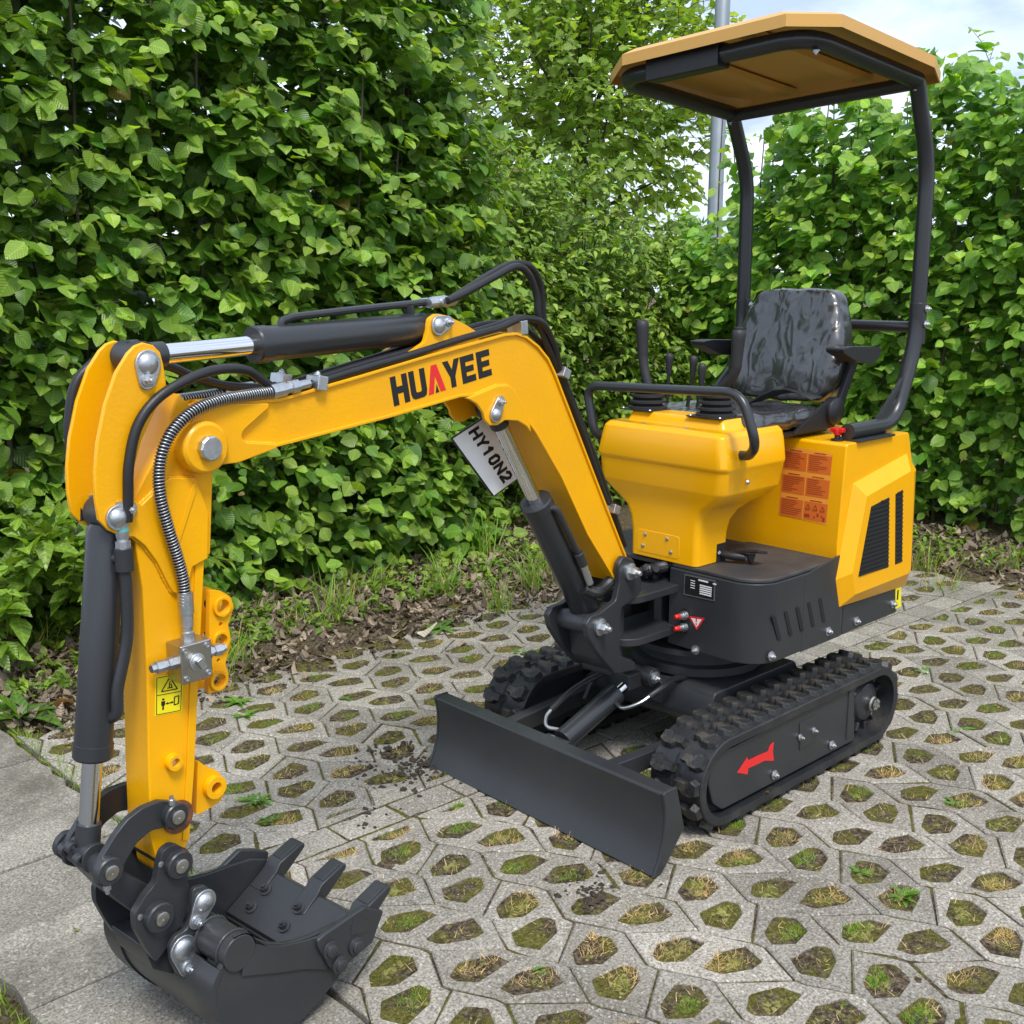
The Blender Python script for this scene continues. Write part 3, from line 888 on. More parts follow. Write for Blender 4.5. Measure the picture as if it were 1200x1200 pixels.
# ---- control console
def sect(x0, x1, y0, y1, r, z, n=6):
    return [Vector((a, b, z)) for a, b in rrect(x0, x1, y0, y1, (r, r, r, r), n)]
SEC = [(.672, .050, .208, -.120, .143, .020), (.76, .048, .208, -.122, .144, .020), (.80, .036, .208, -.132, .147, .022),
       (.832, .000, .209, -.152, .156, .028), (.858, -.04, .212, -.190, .182, .034), (.882, -.07, .218, -.222, .220, .034),
       (.905, -.09, .224, -.243, .238, .032), (.912, -.092, .226, -.246, .241, .032), (.975, -.10, .228, -.252, .248, .032),
       (.981, -.10, .233, -.256, .252, .034), (.990, -.10, .236, -.258, .254, .034), (1.055, -.10, .230, -.246, .244, .034), (1.078, -.098, .226, -.240, .238, .034),
       (1.090, -.09, .214, -.228, .226, .030), (1.0905, -.085, .150, -.20, .185, .02), (1.116, -.08, .140, -.19, .172, .018), (1.121, -.076, .134, -.184, .166, .016)]
con = MB().loft([sect(x0, x1, y0, y1, r, z) for z, x0, x1, y0, y1, r in SEC]).build('control_console', 'moulded_yellow', EX, ang=50, label='moulded yellow control console, wide above and narrow below')
con.modifiers.new('smooth', 'BEVEL').width = .004
con.modifiers['smooth'].limit_method = 'ANGLE'
con.modifiers['smooth'].segments = 3
MB().prism(rpoly([(-.092, .686), (.078, .686), (.078, .758), (-.092, .758)], .014, 4), .2070, .2092, YZ).build('cover_plate', 'moulded_yellow', con, bevel=.001)
for y, z in ((-.058, .744), (.030, .744), (-.066, .706), (.046, .704)):
    MB().lathe([(.0062, 0), (.0062, .002), (.003, .004)], (.2092, y, z), (1, 0, 0), 12).build('screw', 'zinc', con)
for y in (-.10, .07):
    MB().lathe([(.0055, 0), (.003, .003)], (.18, y, 1.0905), (0, 0, 1), 10).build('screw', 'zinc', con)
MB().lathe([(.008, 0), (.004, .005)], (.115, .252, .940), (0, 1, 0), 12).build('screw', 'zinc', con)
MB().box((.085, .1435, .700), (.045, .006, .06)).build('pedal_slot_shade', 'hole_shade', con, bevel=.002)  # black block standing for the shade in the pedal opening
# foot pedal
pd = MB().tube(spline([(.085, .12, .70), (.08, .17, .695), (.055, .215, .692)], 5), .013, 12).build('foot_pedal', 'black_plastic', EX)
MB().box((.045, .228, .712), (.052, .085, .009), Matrix.Rotation(math.radians(-14), 3, 'Y') @ Matrix.Rotation(math.radians(8), 3, 'X')).build('pedal_plate', 'black_plastic', pd, bevel=.002)
MB().prism([(.02, .700), (.07, .708), (.045, .672), (.035, .672)], .222, .229, XZ).build('pedal_bracket', 'black_plastic', pd, bevel=.001)
MB().bolt((.082, .135, .700), (.6, .4, .1), .007, .02, False).build('pedal_bolt', 'zinc', pd)
# grab rail round the console
MB().tube(fillet([(.12, -.246, 1.015), (.215, -.275, 1.03), (.215, -.315, 1.195), (.215, .285, 1.215), (.215, .345, 1.07), (.15, .275, 1.026), (.15, .240, 1.024)], .055, 7), .0145, 14).build('grab_rail', 'grey_tube', EX)
# joysticks
def bellows(o, c, top, r0, r1, nb):
    pr = []
    H_ = (Vector(top) - Vector(c)).length
    pr.append((r0 * 1.02, 0.0))
    for k in range(nb):
        t0 = k / nb
        r = r0 + (r1 - r0) * t0
        pr += [(r * .80, H_ * (t0 + .02)), (r, H_ * (t0 + .25 / nb)), (r, H_ * (t0 + .6 / nb)), (r * .80, H_ * (t0 + .8 / nb))]
    pr.append((r1 * .7, H_))
    mb = MB().lathe(pr, c, Vector(top) - Vector(c), 24)
    return mb.build('bellows', 'black_rubber', o, ang=60)
for y, shaft in ((-.165, [(.085, -.165, 1.19), (.085, -.172, 1.215), (.085, -.184, 1.255), (.085, -.190, 1.29), (.085, -.193, 1.33), (.085, -.196, 1.385)]),
                 (.105, [(.085, .108, 1.19), (.085, .126, 1.212), (.085, .155, 1.240), (.085, .172, 1.275), (.085, .175, 1.33), (.085, .176, 1.392)])):
    lv = MB().tube(spline(shaft, 6), .0155, 14).build('joystick', 'black_rubber', EX)
    g = [Vector(p) for p in shaft[-3:]]
    dd = (g[2] - g[0]).normalized()
    MB().lathe([(.016, 0), (.017, .02), (.0185, .05), (.0205, .08), (.0215, .095), (.019, .106), (.012, .113), (.002, .115)], g[0], dd, 18).build('grip', 'black_rubber', lv, ang=60)
    bellows(lv, (.085, y, 1.119), (.085, y, 1.195), .062, .046, 4)
    MB().box((.085, y, 1.1225), (.13, .13, .004)).build('boot_flange', 'black_plastic', lv, bevel=.001)
    for dy in (-.055, .055):
        MB().lathe([(.005, 0), (.003, .003)], (.140, y + dy, 1.1245), (0, 0, 1), 10).build('screw', 'zinc', lv)
for (x, y0, y1, zt) in ((-.05, -.195, -.191, 1.29), (-.05, -.113, -.093, 1.287), (-.05, -.072, -.057, 1.265)):
    lv = MB().cyl((x, y0, 1.10), (x, y1, zt - .06), .006, 10).build('lever', 'black_plastic', EX)
    MB().lathe([(.008, 0), (.0105, .02), (.013, .045), (.0145, .058), (.011, .067), (.003, .070)], (x, y1, zt - .068), (0, (y1 - y0) * .4, .2), 14).build('knob', 'black_rubber', lv, ang=60)

# ---- seat
def seat_shape(rings):
    return MB().loft(rings)
bk = []
for z, xf, th, w, r in ((1.125, -.395, .07, .14, .03), (1.14, -.384, .10, .190, .045), (1.20, -.390, .125, .218, .05), (1.27, -.407, .12, .220, .05), (1.35, -.432, .11, .208, .05), (1.43, -.462, .095, .182, .045), (1.480, -.480, .075, .158, .035), (1.500, -.492, .045, .130, .02)):
    bk.append([Vector((xf - th * .5 + (a - (xf - th * .5)) + (0.018 * (abs(b_) / w) ** 2 if a > xf - th * .5 else 0), b_, z)) for a, b_ in rrect(xf - th, xf, -w, w, (r * .9, r, r, r * .9), 6)])
seat = seat_shape(bk).build('seat', 'film_wrapped_vinyl', EX, ang=80, label='black operator seat wrapped in crumpled clear film')
CRUMPLE = bpy.data.textures.new('film_folds', 'CLOUDS')
CRUMPLE.noise_type = 'HARD_NOISE'; CRUMPLE.noise_scale = .10; CRUMPLE.noise_depth = 1
def crumple(o, st):
    ss = o.modifiers.new('sub', 'SUBSURF'); ss.levels = 3; ss.render_levels = 3
    dm = o.modifiers.new('folds', 'DISPLACE'); dm.texture = CRUMPLE; dm.texture_coords = 'LOCAL'; dm.strength = st; dm.mid_level = .35
crumple(seat, .013)
cu = []
for z, x0, x1, w, r in ((1.062, -.36, .035, .19, .05), (1.07, -.37, .055, .212, .06), (1.095, -.375, .068, .222, .07), (1.118, -.375, .06, .218, .07), (1.130, -.36, .04, .195, .06), (1.124, -.34, .01, .15, .05)):
    cu.append([Vector((a, b_, z)) for a, b_ in rrect(x0, x1, -w, w, (r, r, r, r), 6)])
cus = MB().loft(cu).build('seat_cushion', 'film_wrapped_vinyl', seat, ang=80)
crumple(cus, .014)
MB().prism(rrect(-.42, .05, -.20, .20, (.03, .06, .06, .03)), 1.040, 1.060, XY).build('seat_pan', 'black_plastic', seat, bevel=.004)
MB().box((-.17, 0, 1.0375), (.30, .30, .006)).build('seat_slide', 'black_plastic', seat)
for sg in (1, -1):
    ar = [(-.43, 1.300), (-.20, 1.322), (-.195, 1.338), (-.24, 1.345), (-.43, 1.338)] if False else [(-.53, 1.285), (-.49, 1.262), (-.40, 1.268), (-.30, 1.305), (-.295, 1.318), (-.35, 1.322), (-.53, 1.314)]
    a_ = MB().prism(rpoly(ar, .012, 3), .238 * sg, .300 * sg, XZ).build('armrest', 'black_plastic', seat, bevel=.010, seg=3)
    MB().bar((-.50, .232 * sg, 1.30), (-.42, .222 * sg, 1.12), .018, .03).build('armrest_post', 'black_plastic', seat, bevel=.003)
    MB().lathe([(.045, 0), (.045, .03), (.036, .036)], (-.385, .208 * sg, 1.11), (0, sg, 0), 20).build('recline_knob', 'black_plastic', seat, bevel=.002)
MB().prism(rpoly([(-.40, 1.055), (-.16, 1.055), (-.22, 1.085), (-.36, 1.15), (-.41, 1.15)], .01), .214, .226, XZ).build('seat_bracket', 'black_plastic', seat, bevel=.002)
sb = []
for k in range(13):
    t_ = k / 12
    y = .20 - .40 * t_
    x = -.33 + .10 * math.sin(math.pi * t_)
    z = 1.148 + .018 * math.sin(t_ * 9) + .02 * abs(t_ - .5)
    sb.append([Vector((x - .024, y, z)), Vector((x + .024, y - .01, z - .006 + .02 * math.sin(t_ * 7))), Vector((x + .024, y - .01, z - .010 + .02 * math.sin(t_ * 7))), Vector((x - .024, y, z - .004))])
MB().loft(sb).build('seat_belt', 'black_rubber', seat, ang=60)

# ---- canopy and its frame
CZ0, TLX, TLY = 2.180, .075, .045           # canopy plane: height at its middle, rise per metre forward and to the left
def cz(x, y, h=0.0): return CZ0 + TLX * (x + .25) + TLY * y + h
LY = .345
for sg in (1, -1):
    y = LY * sg
    pts = [(-.275, y, 1.064), (-.560, y, 1.064), (-.672, y, 1.325), (-.664, y, 1.885), (-.555, y, cz(-.555, y, -.040))]
    leg = MB().tube(fillet(pts, .085, 8), .0255, 20).build('canopy_post', 'grey_tube', EX, ang=50)
    MB().cyl((-.677, y, 1.32), (-.671, y, 1.455), .0280, 20).build('post_sleeve', 'grey_tube', leg, bevel=.002)
    MB().box((-.385, y, 1.0375), (.22, .09, .007)).build('foot_plate', 'grey_paint', leg, bevel=.001)
    MB().prism(rpoly([(-.445, 1.086), (-.475, 1.086), (-.54, 1.10), (-.605, 1.165), (-.645, 1.235), (-.624, 1.235)], .004), y - .006, y + .006, XZ, [rpoly([(-.52, 1.112), (-.575, 1.150), (-.60, 1.185), (-.565, 1.165)], .006)]).build('post_gusset', 'grey_paint', leg, bevel=.001)
    for z in (1.385, 1.435):
        MB().bolt((-.674, y + .029, z), (0, 1, 0), .008, .010).build('bolt', 'zinc', leg)
MB().cyl((-.675, -LY, 1.375), (-.675, LY, 1.375), .018, 16).build('rear_cross_bar', 'grey_tube', EX)
XFc, XRc = .065, -.600
loop = [(-.555, LY, 0), (XFc, LY, 0), (XFc, -LY, 0), (-.555, -LY, 0)]
loop = [(a, b_, cz(a, b_, -.040)) for a, b_, _ in loop]
MB().tube(fillet(loop, .11, 8), .0255, 18).build('canopy_ring', 'grey_tube', EX, ang=50)
MB().cyl((-.56, -LY, cz(-.56, -LY, -.045)), (-.56, LY, cz(-.56, LY, -.045)), .022, 16).build('roof_cross_bar', 'grey_tube', EX)
q = (.08, -.02)
MB().loft([[Vector((XFc - .03, y, cz(XFc, y, -.075))), Vector((XFc + .032, y, cz(XFc, y, -.075))), Vector((XFc + .032, y, cz(XFc, y, -.006))), Vector((XFc - .03, y, cz(XFc, y, -.006)))] for y in (-.20, .07)]).build('wiring_box', 'black_plastic', EX, bevel=.004)
OCT = [(.135, .320), (.030, .428), (-.500, .428), (-.675, .360), (-.675, -.360), (-.500, -.428), (.0, -.428), (.135, -.260)]
IN = [(a * .93 - .018, b_ * .90) for a, b_ in OCT]
rings = [[Vector((a, b_, cz(a, b_, -.028))) for a, b_ in OCT], [Vector((a, b_, cz(a, b_, .004))) for a, b_ in OCT],
         [Vector((a, b_, cz(a, b_, .022))) for a, b_ in IN], [Vector((a, b_, cz(a, b_, .018))) for a, b_ in IN],
         [Vector((a * .992, b_ * .992, cz(a, b_, .000))) for a, b_ in OCT], [Vector((a * .992, b_ * .992, cz(a, b_, -.028))) for a, b_ in OCT]]
cano = MB().loft(rings, caps=False)
n0 = len(OCT)
cano.f.append(tuple(range(2 * n0, 3 * n0))); cano.f.append(tuple(range(4 * n0 - 1, 3 * n0 - 1, -1)))
for i in range(n0):
    j = (i + 1) % n0
    cano.f.append((5 * n0 + i, 5 * n0 + j, j, i))
cano.build('canopy_roof', 'canopy_paint', EX, ang=12, label='ochre sheet metal canopy roof with cut corners')
for y in (-.14, .14):
    rb = [[Vector((x, y + dy, cz(x, y, h))) for dy, h in ((-.035, .014), (.035, .014), (.024, -.006), (-.024, -.006))] for x in (.08, -.60)]
    MB().loft(rb).build('roof_stiffener', 'canopy_paint', EX, bevel=.003)
for x in (.02, -.55):
    for y in (-LY, LY):
        MB().bolt((x, y, cz(x, y, -.070)), (0, 0, -1), .007, .007).build('roof_bolt', 'zinc', EX)

# ---- swing post
SW = [(0.1330, 0.7479), (0.0843, 0.7307), (0.0364, 0.6559), (0.0304, 0.6230), (0.0660, 0.6098), (0.1403, 0.5929), (0.1440, 0.4501), (0.0576, 0.4054), (0.0565, 0.3780), (0.1639, 0.3975), (0.2556, 0.4877), (0.2979, 0.5419), (0.3110, 0.5853), (0.2873, 0.6046), (0.2423, 0.6040), (0.1672, 0.6223), (0.1517, 0.6701), (0.1580, 0.7275)]
sw = MB()
for w in ((.058, .078), (-.078, -.058)):
    sw.prism(rpoly(SW, .008, 2), w[0], w[1], SZ)
sw = sw.build('swing_post', 'grey_paint', EX, bevel=.004)
MB().prism(rpoly([(.215, .52), (.20, .60), (.17, .615), (.145, .595), (.145, .42), (.17, .405), (.205, .44)], .01), -.0575, .0575, SZ).build('post_web', 'grey_paint', sw, bevel=.004)
MB().cyl(SZ(.075, .385, 0), SZ(.075, .625, 0), .036, 24).build('swing_pin_tube', 'grey_paint', sw, bevel=.003)
MB().prism(rpoly([(.15, .378), (.04, .378), (.04, .405), (.15, .43)], .01), -.055, .055, SZ).build('lower_foot', 'grey_paint', sw, bevel=.004)
for z0 in (.452, .585):
    MB().prism(rrect(.05, .455, -.085, .085, (.003, .08, .08, .003)), z0, z0 + .024, XY).build('swing_bracket', 'grey_paint', EX, bevel=.003)
MB().box((.13, 0, .53), (.16, .03, .12)).build('bracket_web', 'grey_paint', EX, bevel=.003)
for p in ((0.1049, 0.0780, 0.6968), (0.2495, 0.0780, 0.5633)):
    MB().bolt(S3(p), BLAT, .0165, .026).build('pin_bolt', 'zinc', sw)
MB().lathe([(.030, -.080), (.030, .080)], SZ(.243, .562, 0), BLAT, 24).build('pin_boss', 'grey_paint', sw, bevel=.003)
# coiled guard hoses behind the post
for k, pts in enumerate(([(0.2781, 0.0400, 0.6758), (0.2258, 0.0500, 0.6562), (0.1491, 0.0400, 0.6683), (0.0331, -0.0200, 0.6596)], [(-0.1219, -0.0300, 0.6258), (-0.0920, 0.0300, 0.6561), (-0.1491, 0.0400, 0.6544)])):
    P = spline([S3(p) for p in pts], 22)
    MB().tube(P, [.014 + (.0035 if i % 2 else 0) for i in range(len(P))], 10).build('spiral_hose', 'hose_rubber', EX, ang=20)

# ---- boom
BO = [(1.5562, 1.2284), (1.5489, 1.2018), (1.5222, 1.1854), (1.4312, 1.1836), (1.3329, 1.2041), (1.0235, 1.2330), (0.7959, 1.2597), (0.6892, 1.2572), (0.6090, 1.2317), (0.5521, 1.1835), (0.5140, 1.1467), (0.4029, 1.0133), (0.2819, 0.8348), (0.1403, 0.6692), (0.0514, 0.6450), (0.0167, 0.6799), (0.0861, 0.7355), (0.1901, 0.9029), (0.4307, 1.2942), (0.4597, 1.3333), (0.5019, 1.3679), (0.5496, 1.3933), (0.5894, 1.4033), (0.6348, 1.4019), (0.9079, 1.3637), (1.1154, 1.3313), (1.3213, 1.3009), (1.4592, 1.3025), (1.5249, 1.2811), (1.5505, 1.2565)]
boom = MB().prism(inset(BO, .004), -.050, .050, SZ).build('boom', 'yellow_paint', EX, bevel=.004, ang=20, label='yellow bent boom with bold black lettering')
mbp = MB()
for i0, i1, th in ((3, 13, .007), (16, 27, .007)):
    ed = BO[i0:i1 + 1]
    inn = []
    for i, p in enumerate(ed):
        a, c = ed[max(0, i - 1)], ed[min(len(ed) - 1, i + 1)]
        t_ = Vector((c[0] - a[0], c[1] - a[1])).normalized()
        sgn = 1 if area2(BO) > 0 else -1
        inn.append((p[0] - t_.y * th * sgn, p[1] + t_.x * th * sgn))
    rings = [[Vector(SZ(*p, -.0565)), Vector(SZ(*p, .0565)), Vector(SZ(*q_, .0565)), Vector(SZ(*q_, -.0565))] for p, q_ in zip(ed, inn)]
    mbp.loft(rings)
mbp.build('boom_flange_plate', 'yellow_paint', boom, bevel=.0015, ang=25)
TIP = [(1.5576, 1.2291), (1.5504, 1.2026), (1.5254, 1.1880), (1.4348, 1.1846), (1.3412, 1.2021), (1.3365, 1.2102), (1.4125, 1.2222), (1.4258, 1.2337), (1.4190, 1.2464), (1.3555, 1.2855), (1.3550, 1.2940), (1.4627, 1.3032), (1.5245, 1.2830), (1.5520, 1.2571)]
for sg in (1, -1):
    MB().prism(rpoly(TIP, .006, 2), .0505 * sg, .062 * sg, SZ).build('tip_plate', 'yellow_paint', boom, bevel=.003)
p = (1.5148, 0.0700, 1.2251)
bs = MB().lathe([(.050, -.078), (.050, .074), (.044, .080)], SZ(p[0], p[2], 0), BLAT, 30).build('pivot_boss', 'yellow_paint', boom, bevel=.002)
MB().lathe([(.024, .080), (.024, .092), (.021, .095)], SZ(p[0], p[2], 0), BLAT, 10).build('pivot_pin', 'zinc', boom, ang=20)
# gusset that carries the boom cylinder
GU = [(0.7775, 1.2566), (0.7415, 1.2392), (0.7201, 1.2167), (0.7140, 1.1996), (0.6954, 1.1831), (0.6668, 1.1802), (0.6378, 1.1901), (0.5884, 1.1831), (0.5546, 1.1667), (0.5340, 1.1471), (0.5410, 1.1741), (0.5751, 1.2292), (0.6018, 1.2612), (0.6247, 1.2756), (0.6633, 1.2784)]
for sg in (1, -1):
    MB().prism(GU, .0505 * sg, .060 * sg, SZ).build('cylinder_gusset', 'yellow_paint', boom, bevel=.003)
# ears for the arm cylinder
EAR = [(0.9739, 1.3608), (0.9003, 1.3934), (0.8915, 1.4180), (0.8854, 1.4446), (0.8629, 1.4555), (0.8291, 1.4508), (0.7626, 1.4272), (0.7177, 1.4056), (0.7178, 1.3874)]
for sg in (1, -1):
    MB().prism(rpoly(EAR, .006, 2), .034 * sg, .046 * sg, SZ).build('cylinder_ear', 'yellow_paint', boom, bevel=.003)
def keeper(o, c, c2, lat, r=.021, r2=.011, outer=None):
    """domed pin head on a pear-shaped keeper plate with its small bolt"""
    d = Vector((c2[0] - c[0], c2[1] - c[1])); a = math.atan2(d.y, d.x)
    q = circ(c, r * 1.22, 12, a + 1.25, a + 2 * math.pi - 1.25) + circ(c2, r2 * 1.55, 8, a - 1.3, a + 1.3)
    sgn = 1 if lat > 0 else -1
    MB().prism(q, lat, lat + .006 * sgn, SZ).build('keeper_plate', 'zinc', o, bevel=.0015)
    MB().lathe([(r * .92, .006), (r * .90, .008), (r * .72, .0125), (r * .36, .0155), (.001, .0165)], SZ(*c, lat), BLAT * sgn, 20).build('pin_head', 'zinc', o, ang=60)
    MB().bolt(SZ(*c2, lat + .006 * sgn), BLAT * sgn, r2 * .72, .010).build('keeper_bolt', 'zinc', o)
keeper(boom, (0.8595, 1.4286), (0.8282, 1.4354), .0465, .019, .0095)
keeper(boom, (0.6774, 1.2087), (0.6614, 1.2387), .0605, .017, .0095)
# lettering HUAYEE
A0, A1, B0, B1 = (1.0073, 1.2559), (0.6687, 1.3053), (1.0195, 1.3209), (0.6809, 1.3688)
def on_boom(u, v):
    a = [A0[i] + (A1[i] - A0[i]) * u for i in (0, 1)]; b_ = [B0[i] + (B1[i] - B0[i]) * u for i in (0, 1)]
    return [a[i] + (b_[i] - a[i]) * v for i in (0, 1)]
W = 1 / 6
GL = {'H': [(.0, 0), (.30, 0), (.30, .38), (.62, .38), (.62, 0), (.92, 0), (.92, 1), (.62, 1), (.62, .62), (.30, .62), (.30, 1), (0, 1)],
      'U': [(.0, .22), (.06, .06), (.20, 0), (.72, 0), (.86, .06), (.92, .22), (.92, 1), (.62, 1), (.62, .27), (.58, .22), (.34, .22), (.30, .27), (.30, 1), (0, 1)],
      'A': [(-.05, 0), (.25, 0), (.45, .62), (.66, 0), (.98, 0), (.62, 1), (.30, 1)],
      'a': [(.36, 0), (.58, 0), (.48, .30)],
      'Y': [(.32, 0), (.62, 0), (.62, .38), (.99, 1), (.66, 1), (.47, .64), (.28, 1), (-.05, 1), (.32, .38)],
      'E': [(0, 0), (.86, 0), (.86, .24), (.30, .24), (.30, .39), (.78, .39), (.78, .61), (.30, .61), (.30, .76), (.86, .76), (.86, 1), (0, 1)]}
for i, g in enumerate('HUAYEE'):
    for gg, mt in ((g, 'decal_red' if g == 'A' else 'decal_black'),) + ((('a', 'decal_black'),) if g == 'A' else ()):
        q = [on_boom((i + u * .98) * W + .004, v) for u, v in GL[gg]]
        MB().prism(q, .0500, .0508 if gg != 'a' else .0506, SZ).build('letter', mt, boom)

# ---- boom cylinder
def hcyl(name, a, b, r, rr, body, par=EX, mtl='grey_tube', eye=.030, wid=.03):
    """body and rod between pins a (rod end) and b (base end), (reach, height) in the boom plane"""
    a, b = Vector(SZ(*a, 0)), Vector(SZ(*b, 0))
    d = (a - b)
    p1 = b + d * body
    n = d.normalized()
    c = MB().tube([b + n * .02, b + n * .035, p1 - n * .03, p1 - n * .029, p1 - n * .004, p1], [r * .82, r, r, r * 1.06, r * 1.06, r * .98], 30).build(name, mtl, par, ang=30)
    MB().cyl(p1, a - n * .035, rr, 22).build('cylinder_rod', 'chrome', c)
    MB().lathe([(eye, -wid), (eye, wid)], a, BLAT, 22).cyl(a - n * .06, a, rr * 1.25, 18).build('rod_eye', 'grey_paint', c, bevel=.002)
    MB().lathe([(eye * 1.1, -wid), (eye * 1.1, wid)], b, BLAT, 22).build('base_eye', 'grey_paint', c, bevel=.002)
    return c, a, b, n
bcyl, a, b_, n = hcyl('boom_cylinder', (0.6206, 1.2158), (0.1663, 0.5264), .0425, .020, .615)
MB().tube(spline([S3(p) for p in ((0.4382, 0.0300, 0.9294), (0.4194, 0.0500, 0.9291), (0.3877, 0.0550, 0.8822), (0.3163, 0.0550, 0.7803))], 6), .009, 10).build('feed_pipe', 'grey_tube', bcyl)
MB().cyl(S3((0.3244, 0.0550, 0.7916)), S3((0.2999, 0.0550, 0.7525)), .015, 14).build('pipe_joint', 'grey_tube', bcyl, bevel=.002)
MB().cyl(S3((0.2999, 0.0550, 0.7525)), S3((0.2663, 0.0550, 0.6911)), .011, 12).build('hose_ferrule', 'zinc', bcyl)

# ---- arm (dipper)
AW = .042
ARM = [(1.4935, 1.2819), (1.4650, 1.2496), (1.4638, 1.2080), (1.4797, 1.1734), (1.4963, 1.0108), (1.5122, 1.0053), (1.5327, 0.8463), (1.5640, 0.5891), (1.5860, 0.4418), (1.6135, 0.3849), (1.6509, 0.3977), (1.6675, 0.4755), (1.6617, 0.6238), (1.6512, 0.8095), (1.6473, 0.9749), (1.6549, 1.0575), (1.6580, 1.1059), (1.6533, 1.1447), (1.5987, 1.2194), (1.5558, 1.2671)]
arm = MB().prism(ARM, -AW, AW, SZ).build('arm', 'yellow_paint', EX, bevel=.004, ang=22, label='yellow dipper arm hanging down to the bucket')
HORN = [(1.6491, 1.4073), (1.6349, 1.4186), (1.6176, 1.4238), (1.5975, 1.4183), (1.5846, 1.4055), (1.5793, 1.3822), (1.5755, 1.3387), (1.6070, 1.2932), (1.6346, 1.2479), (1.6540, 1.1975), (1.6597, 1.1467), (1.6435, 1.1332), (1.5803, 1.1749), (1.5257, 1.1674), (1.5019, 1.0975), (1.5099, 1.0062), (1.5450, 0.9963), (1.5570, 0.9600), (1.5748, 0.9471), (1.5907, 0.9573), (1.6019, 0.9797), (1.6188, 1.0194), (1.6425, 1.0564), (1.6635, 1.0763), (1.6869, 1.0821), (1.7123, 1.0975), (1.7286, 1.1189), (1.7318, 1.1578), (1.7296, 1.2030), (1.7204, 1.2546), (1.7005, 1.3199), (1.6749, 1.3745)]
for sg in (1, -1):
    MB().prism(HORN, (AW + .0005) * sg, (AW + .0105) * sg, SZ).build('horn_plate', 'yellow_paint', arm, bevel=.003, ang=22)
MB().prism([(1.5441, 1.3267), (1.5118, 1.2884), (1.6026, 1.1721), (1.6274, 1.1272), (1.6412, 1.1294), (1.6082, 1.1922)], -AW + .001, AW - .001, SZ).build('horn_web', 'yellow_paint', arm, bevel=.002)
keeper(arm, (1.6139, 1.3859), (1.6178, 1.3573), AW + .0105, .021, .011)
keeper(arm, (1.6941, 1.1182), (1.6713, 1.1301), AW + .0105, .019, .010)
# slot-shaped stiffening bead and lower side plate
MB().prism(rpoly([(1.5379, 1.1527), (1.5319, 1.1584), (1.5292, 1.1432), (1.5622, 1.0712), (1.5752, 1.0438), (1.5779, 1.0575)], .006), AW + .0107, AW + .0135, SZ).build('stiffening_bead', 'yellow_paint', arm, bevel=.001)
# hole lug bracket on the back of the arm, lower lug for the bucket chain
LUGP = [(1.4921, 0.9332), (1.4685, 0.9281), (1.4452, 0.9105), (1.4384, 0.8892), (1.4481, 0.8662), (1.4551, 0.8535), (1.4504, 0.8306), (1.4520, 0.8055), (1.4612, 0.7897), (1.4663, 0.7747), (1.4597, 0.7491), (1.4672, 0.7291), (1.4883, 0.7206), (1.5103, 0.7235)]
HO = [circ(c, r, 16) for c, r in (((1.4686, 0.8961), .014), ((1.4772, 0.8265), .014), ((1.4866, 0.7457), .013), ((1.4720, 0.8594), .004), ((1.4819, 0.7862), .004))]
for w in ((.012, .026), (-.026, -.012)):
    MB().prism(rpoly(LUGP, .004, 2), w[0], w[1], SZ, HO).build('hole_lug', 'yellow_paint', arm, bevel=.002)
for c in ((1.4686, 0.8961), (1.4772, 0.8265), (1.4866, 0.7457)):
    q = circ(c, .021, 18)
    MB().prism(q, .0262, .034, SZ, [circ(c, .0142, 18)]).build('lug_boss', 'yellow_paint', arm, bevel=.0015)
LOW = [(1.5395, 0.5899), (1.5247, 0.5718), (1.4974, 0.5527), (1.4803, 0.5277), (1.4801, 0.4990), (1.4938, 0.4813), (1.5189, 0.4775), (1.5517, 0.4733)]
MB().prism(rpoly(LOW, .008, 3), -.020, .020, SZ, [circ((1.5097, 0.5232), .011, 16)]).build('link_lug', 'yellow_paint', arm, bevel=.003)
MB().prism(circ((1.5097, 0.5232), .024, 22), .0202, .036, SZ, [circ((1.5097, 0.5232), .0115, 18)]).build('lug_boss', 'yellow_paint', arm, bevel=.002)
c = (1.6118, 0.6203)
MB().prism(circ(c, .017, 20), AW, AW + .016, SZ, [circ(c, .0085, 16)]).build('grease_boss', 'yellow_paint', arm, bevel=.002)
MB().prism(circ(c, .008, 12), AW, AW + .006, SZ).build('grease_nipple', 'zinc', arm)
for c_ in ((1.6089, 0.5024), (1.6216, 0.4069)):
    MB().prism(circ(c_, .030, 24), -AW - .003, AW + .003, SZ).build('pin_boss', 'yellow_paint', arm, bevel=.002)
    MB().prism(circ(c_, .034, 24), AW + .0032, AW + .006, SZ).build('rust_ring', 'rust', arm)
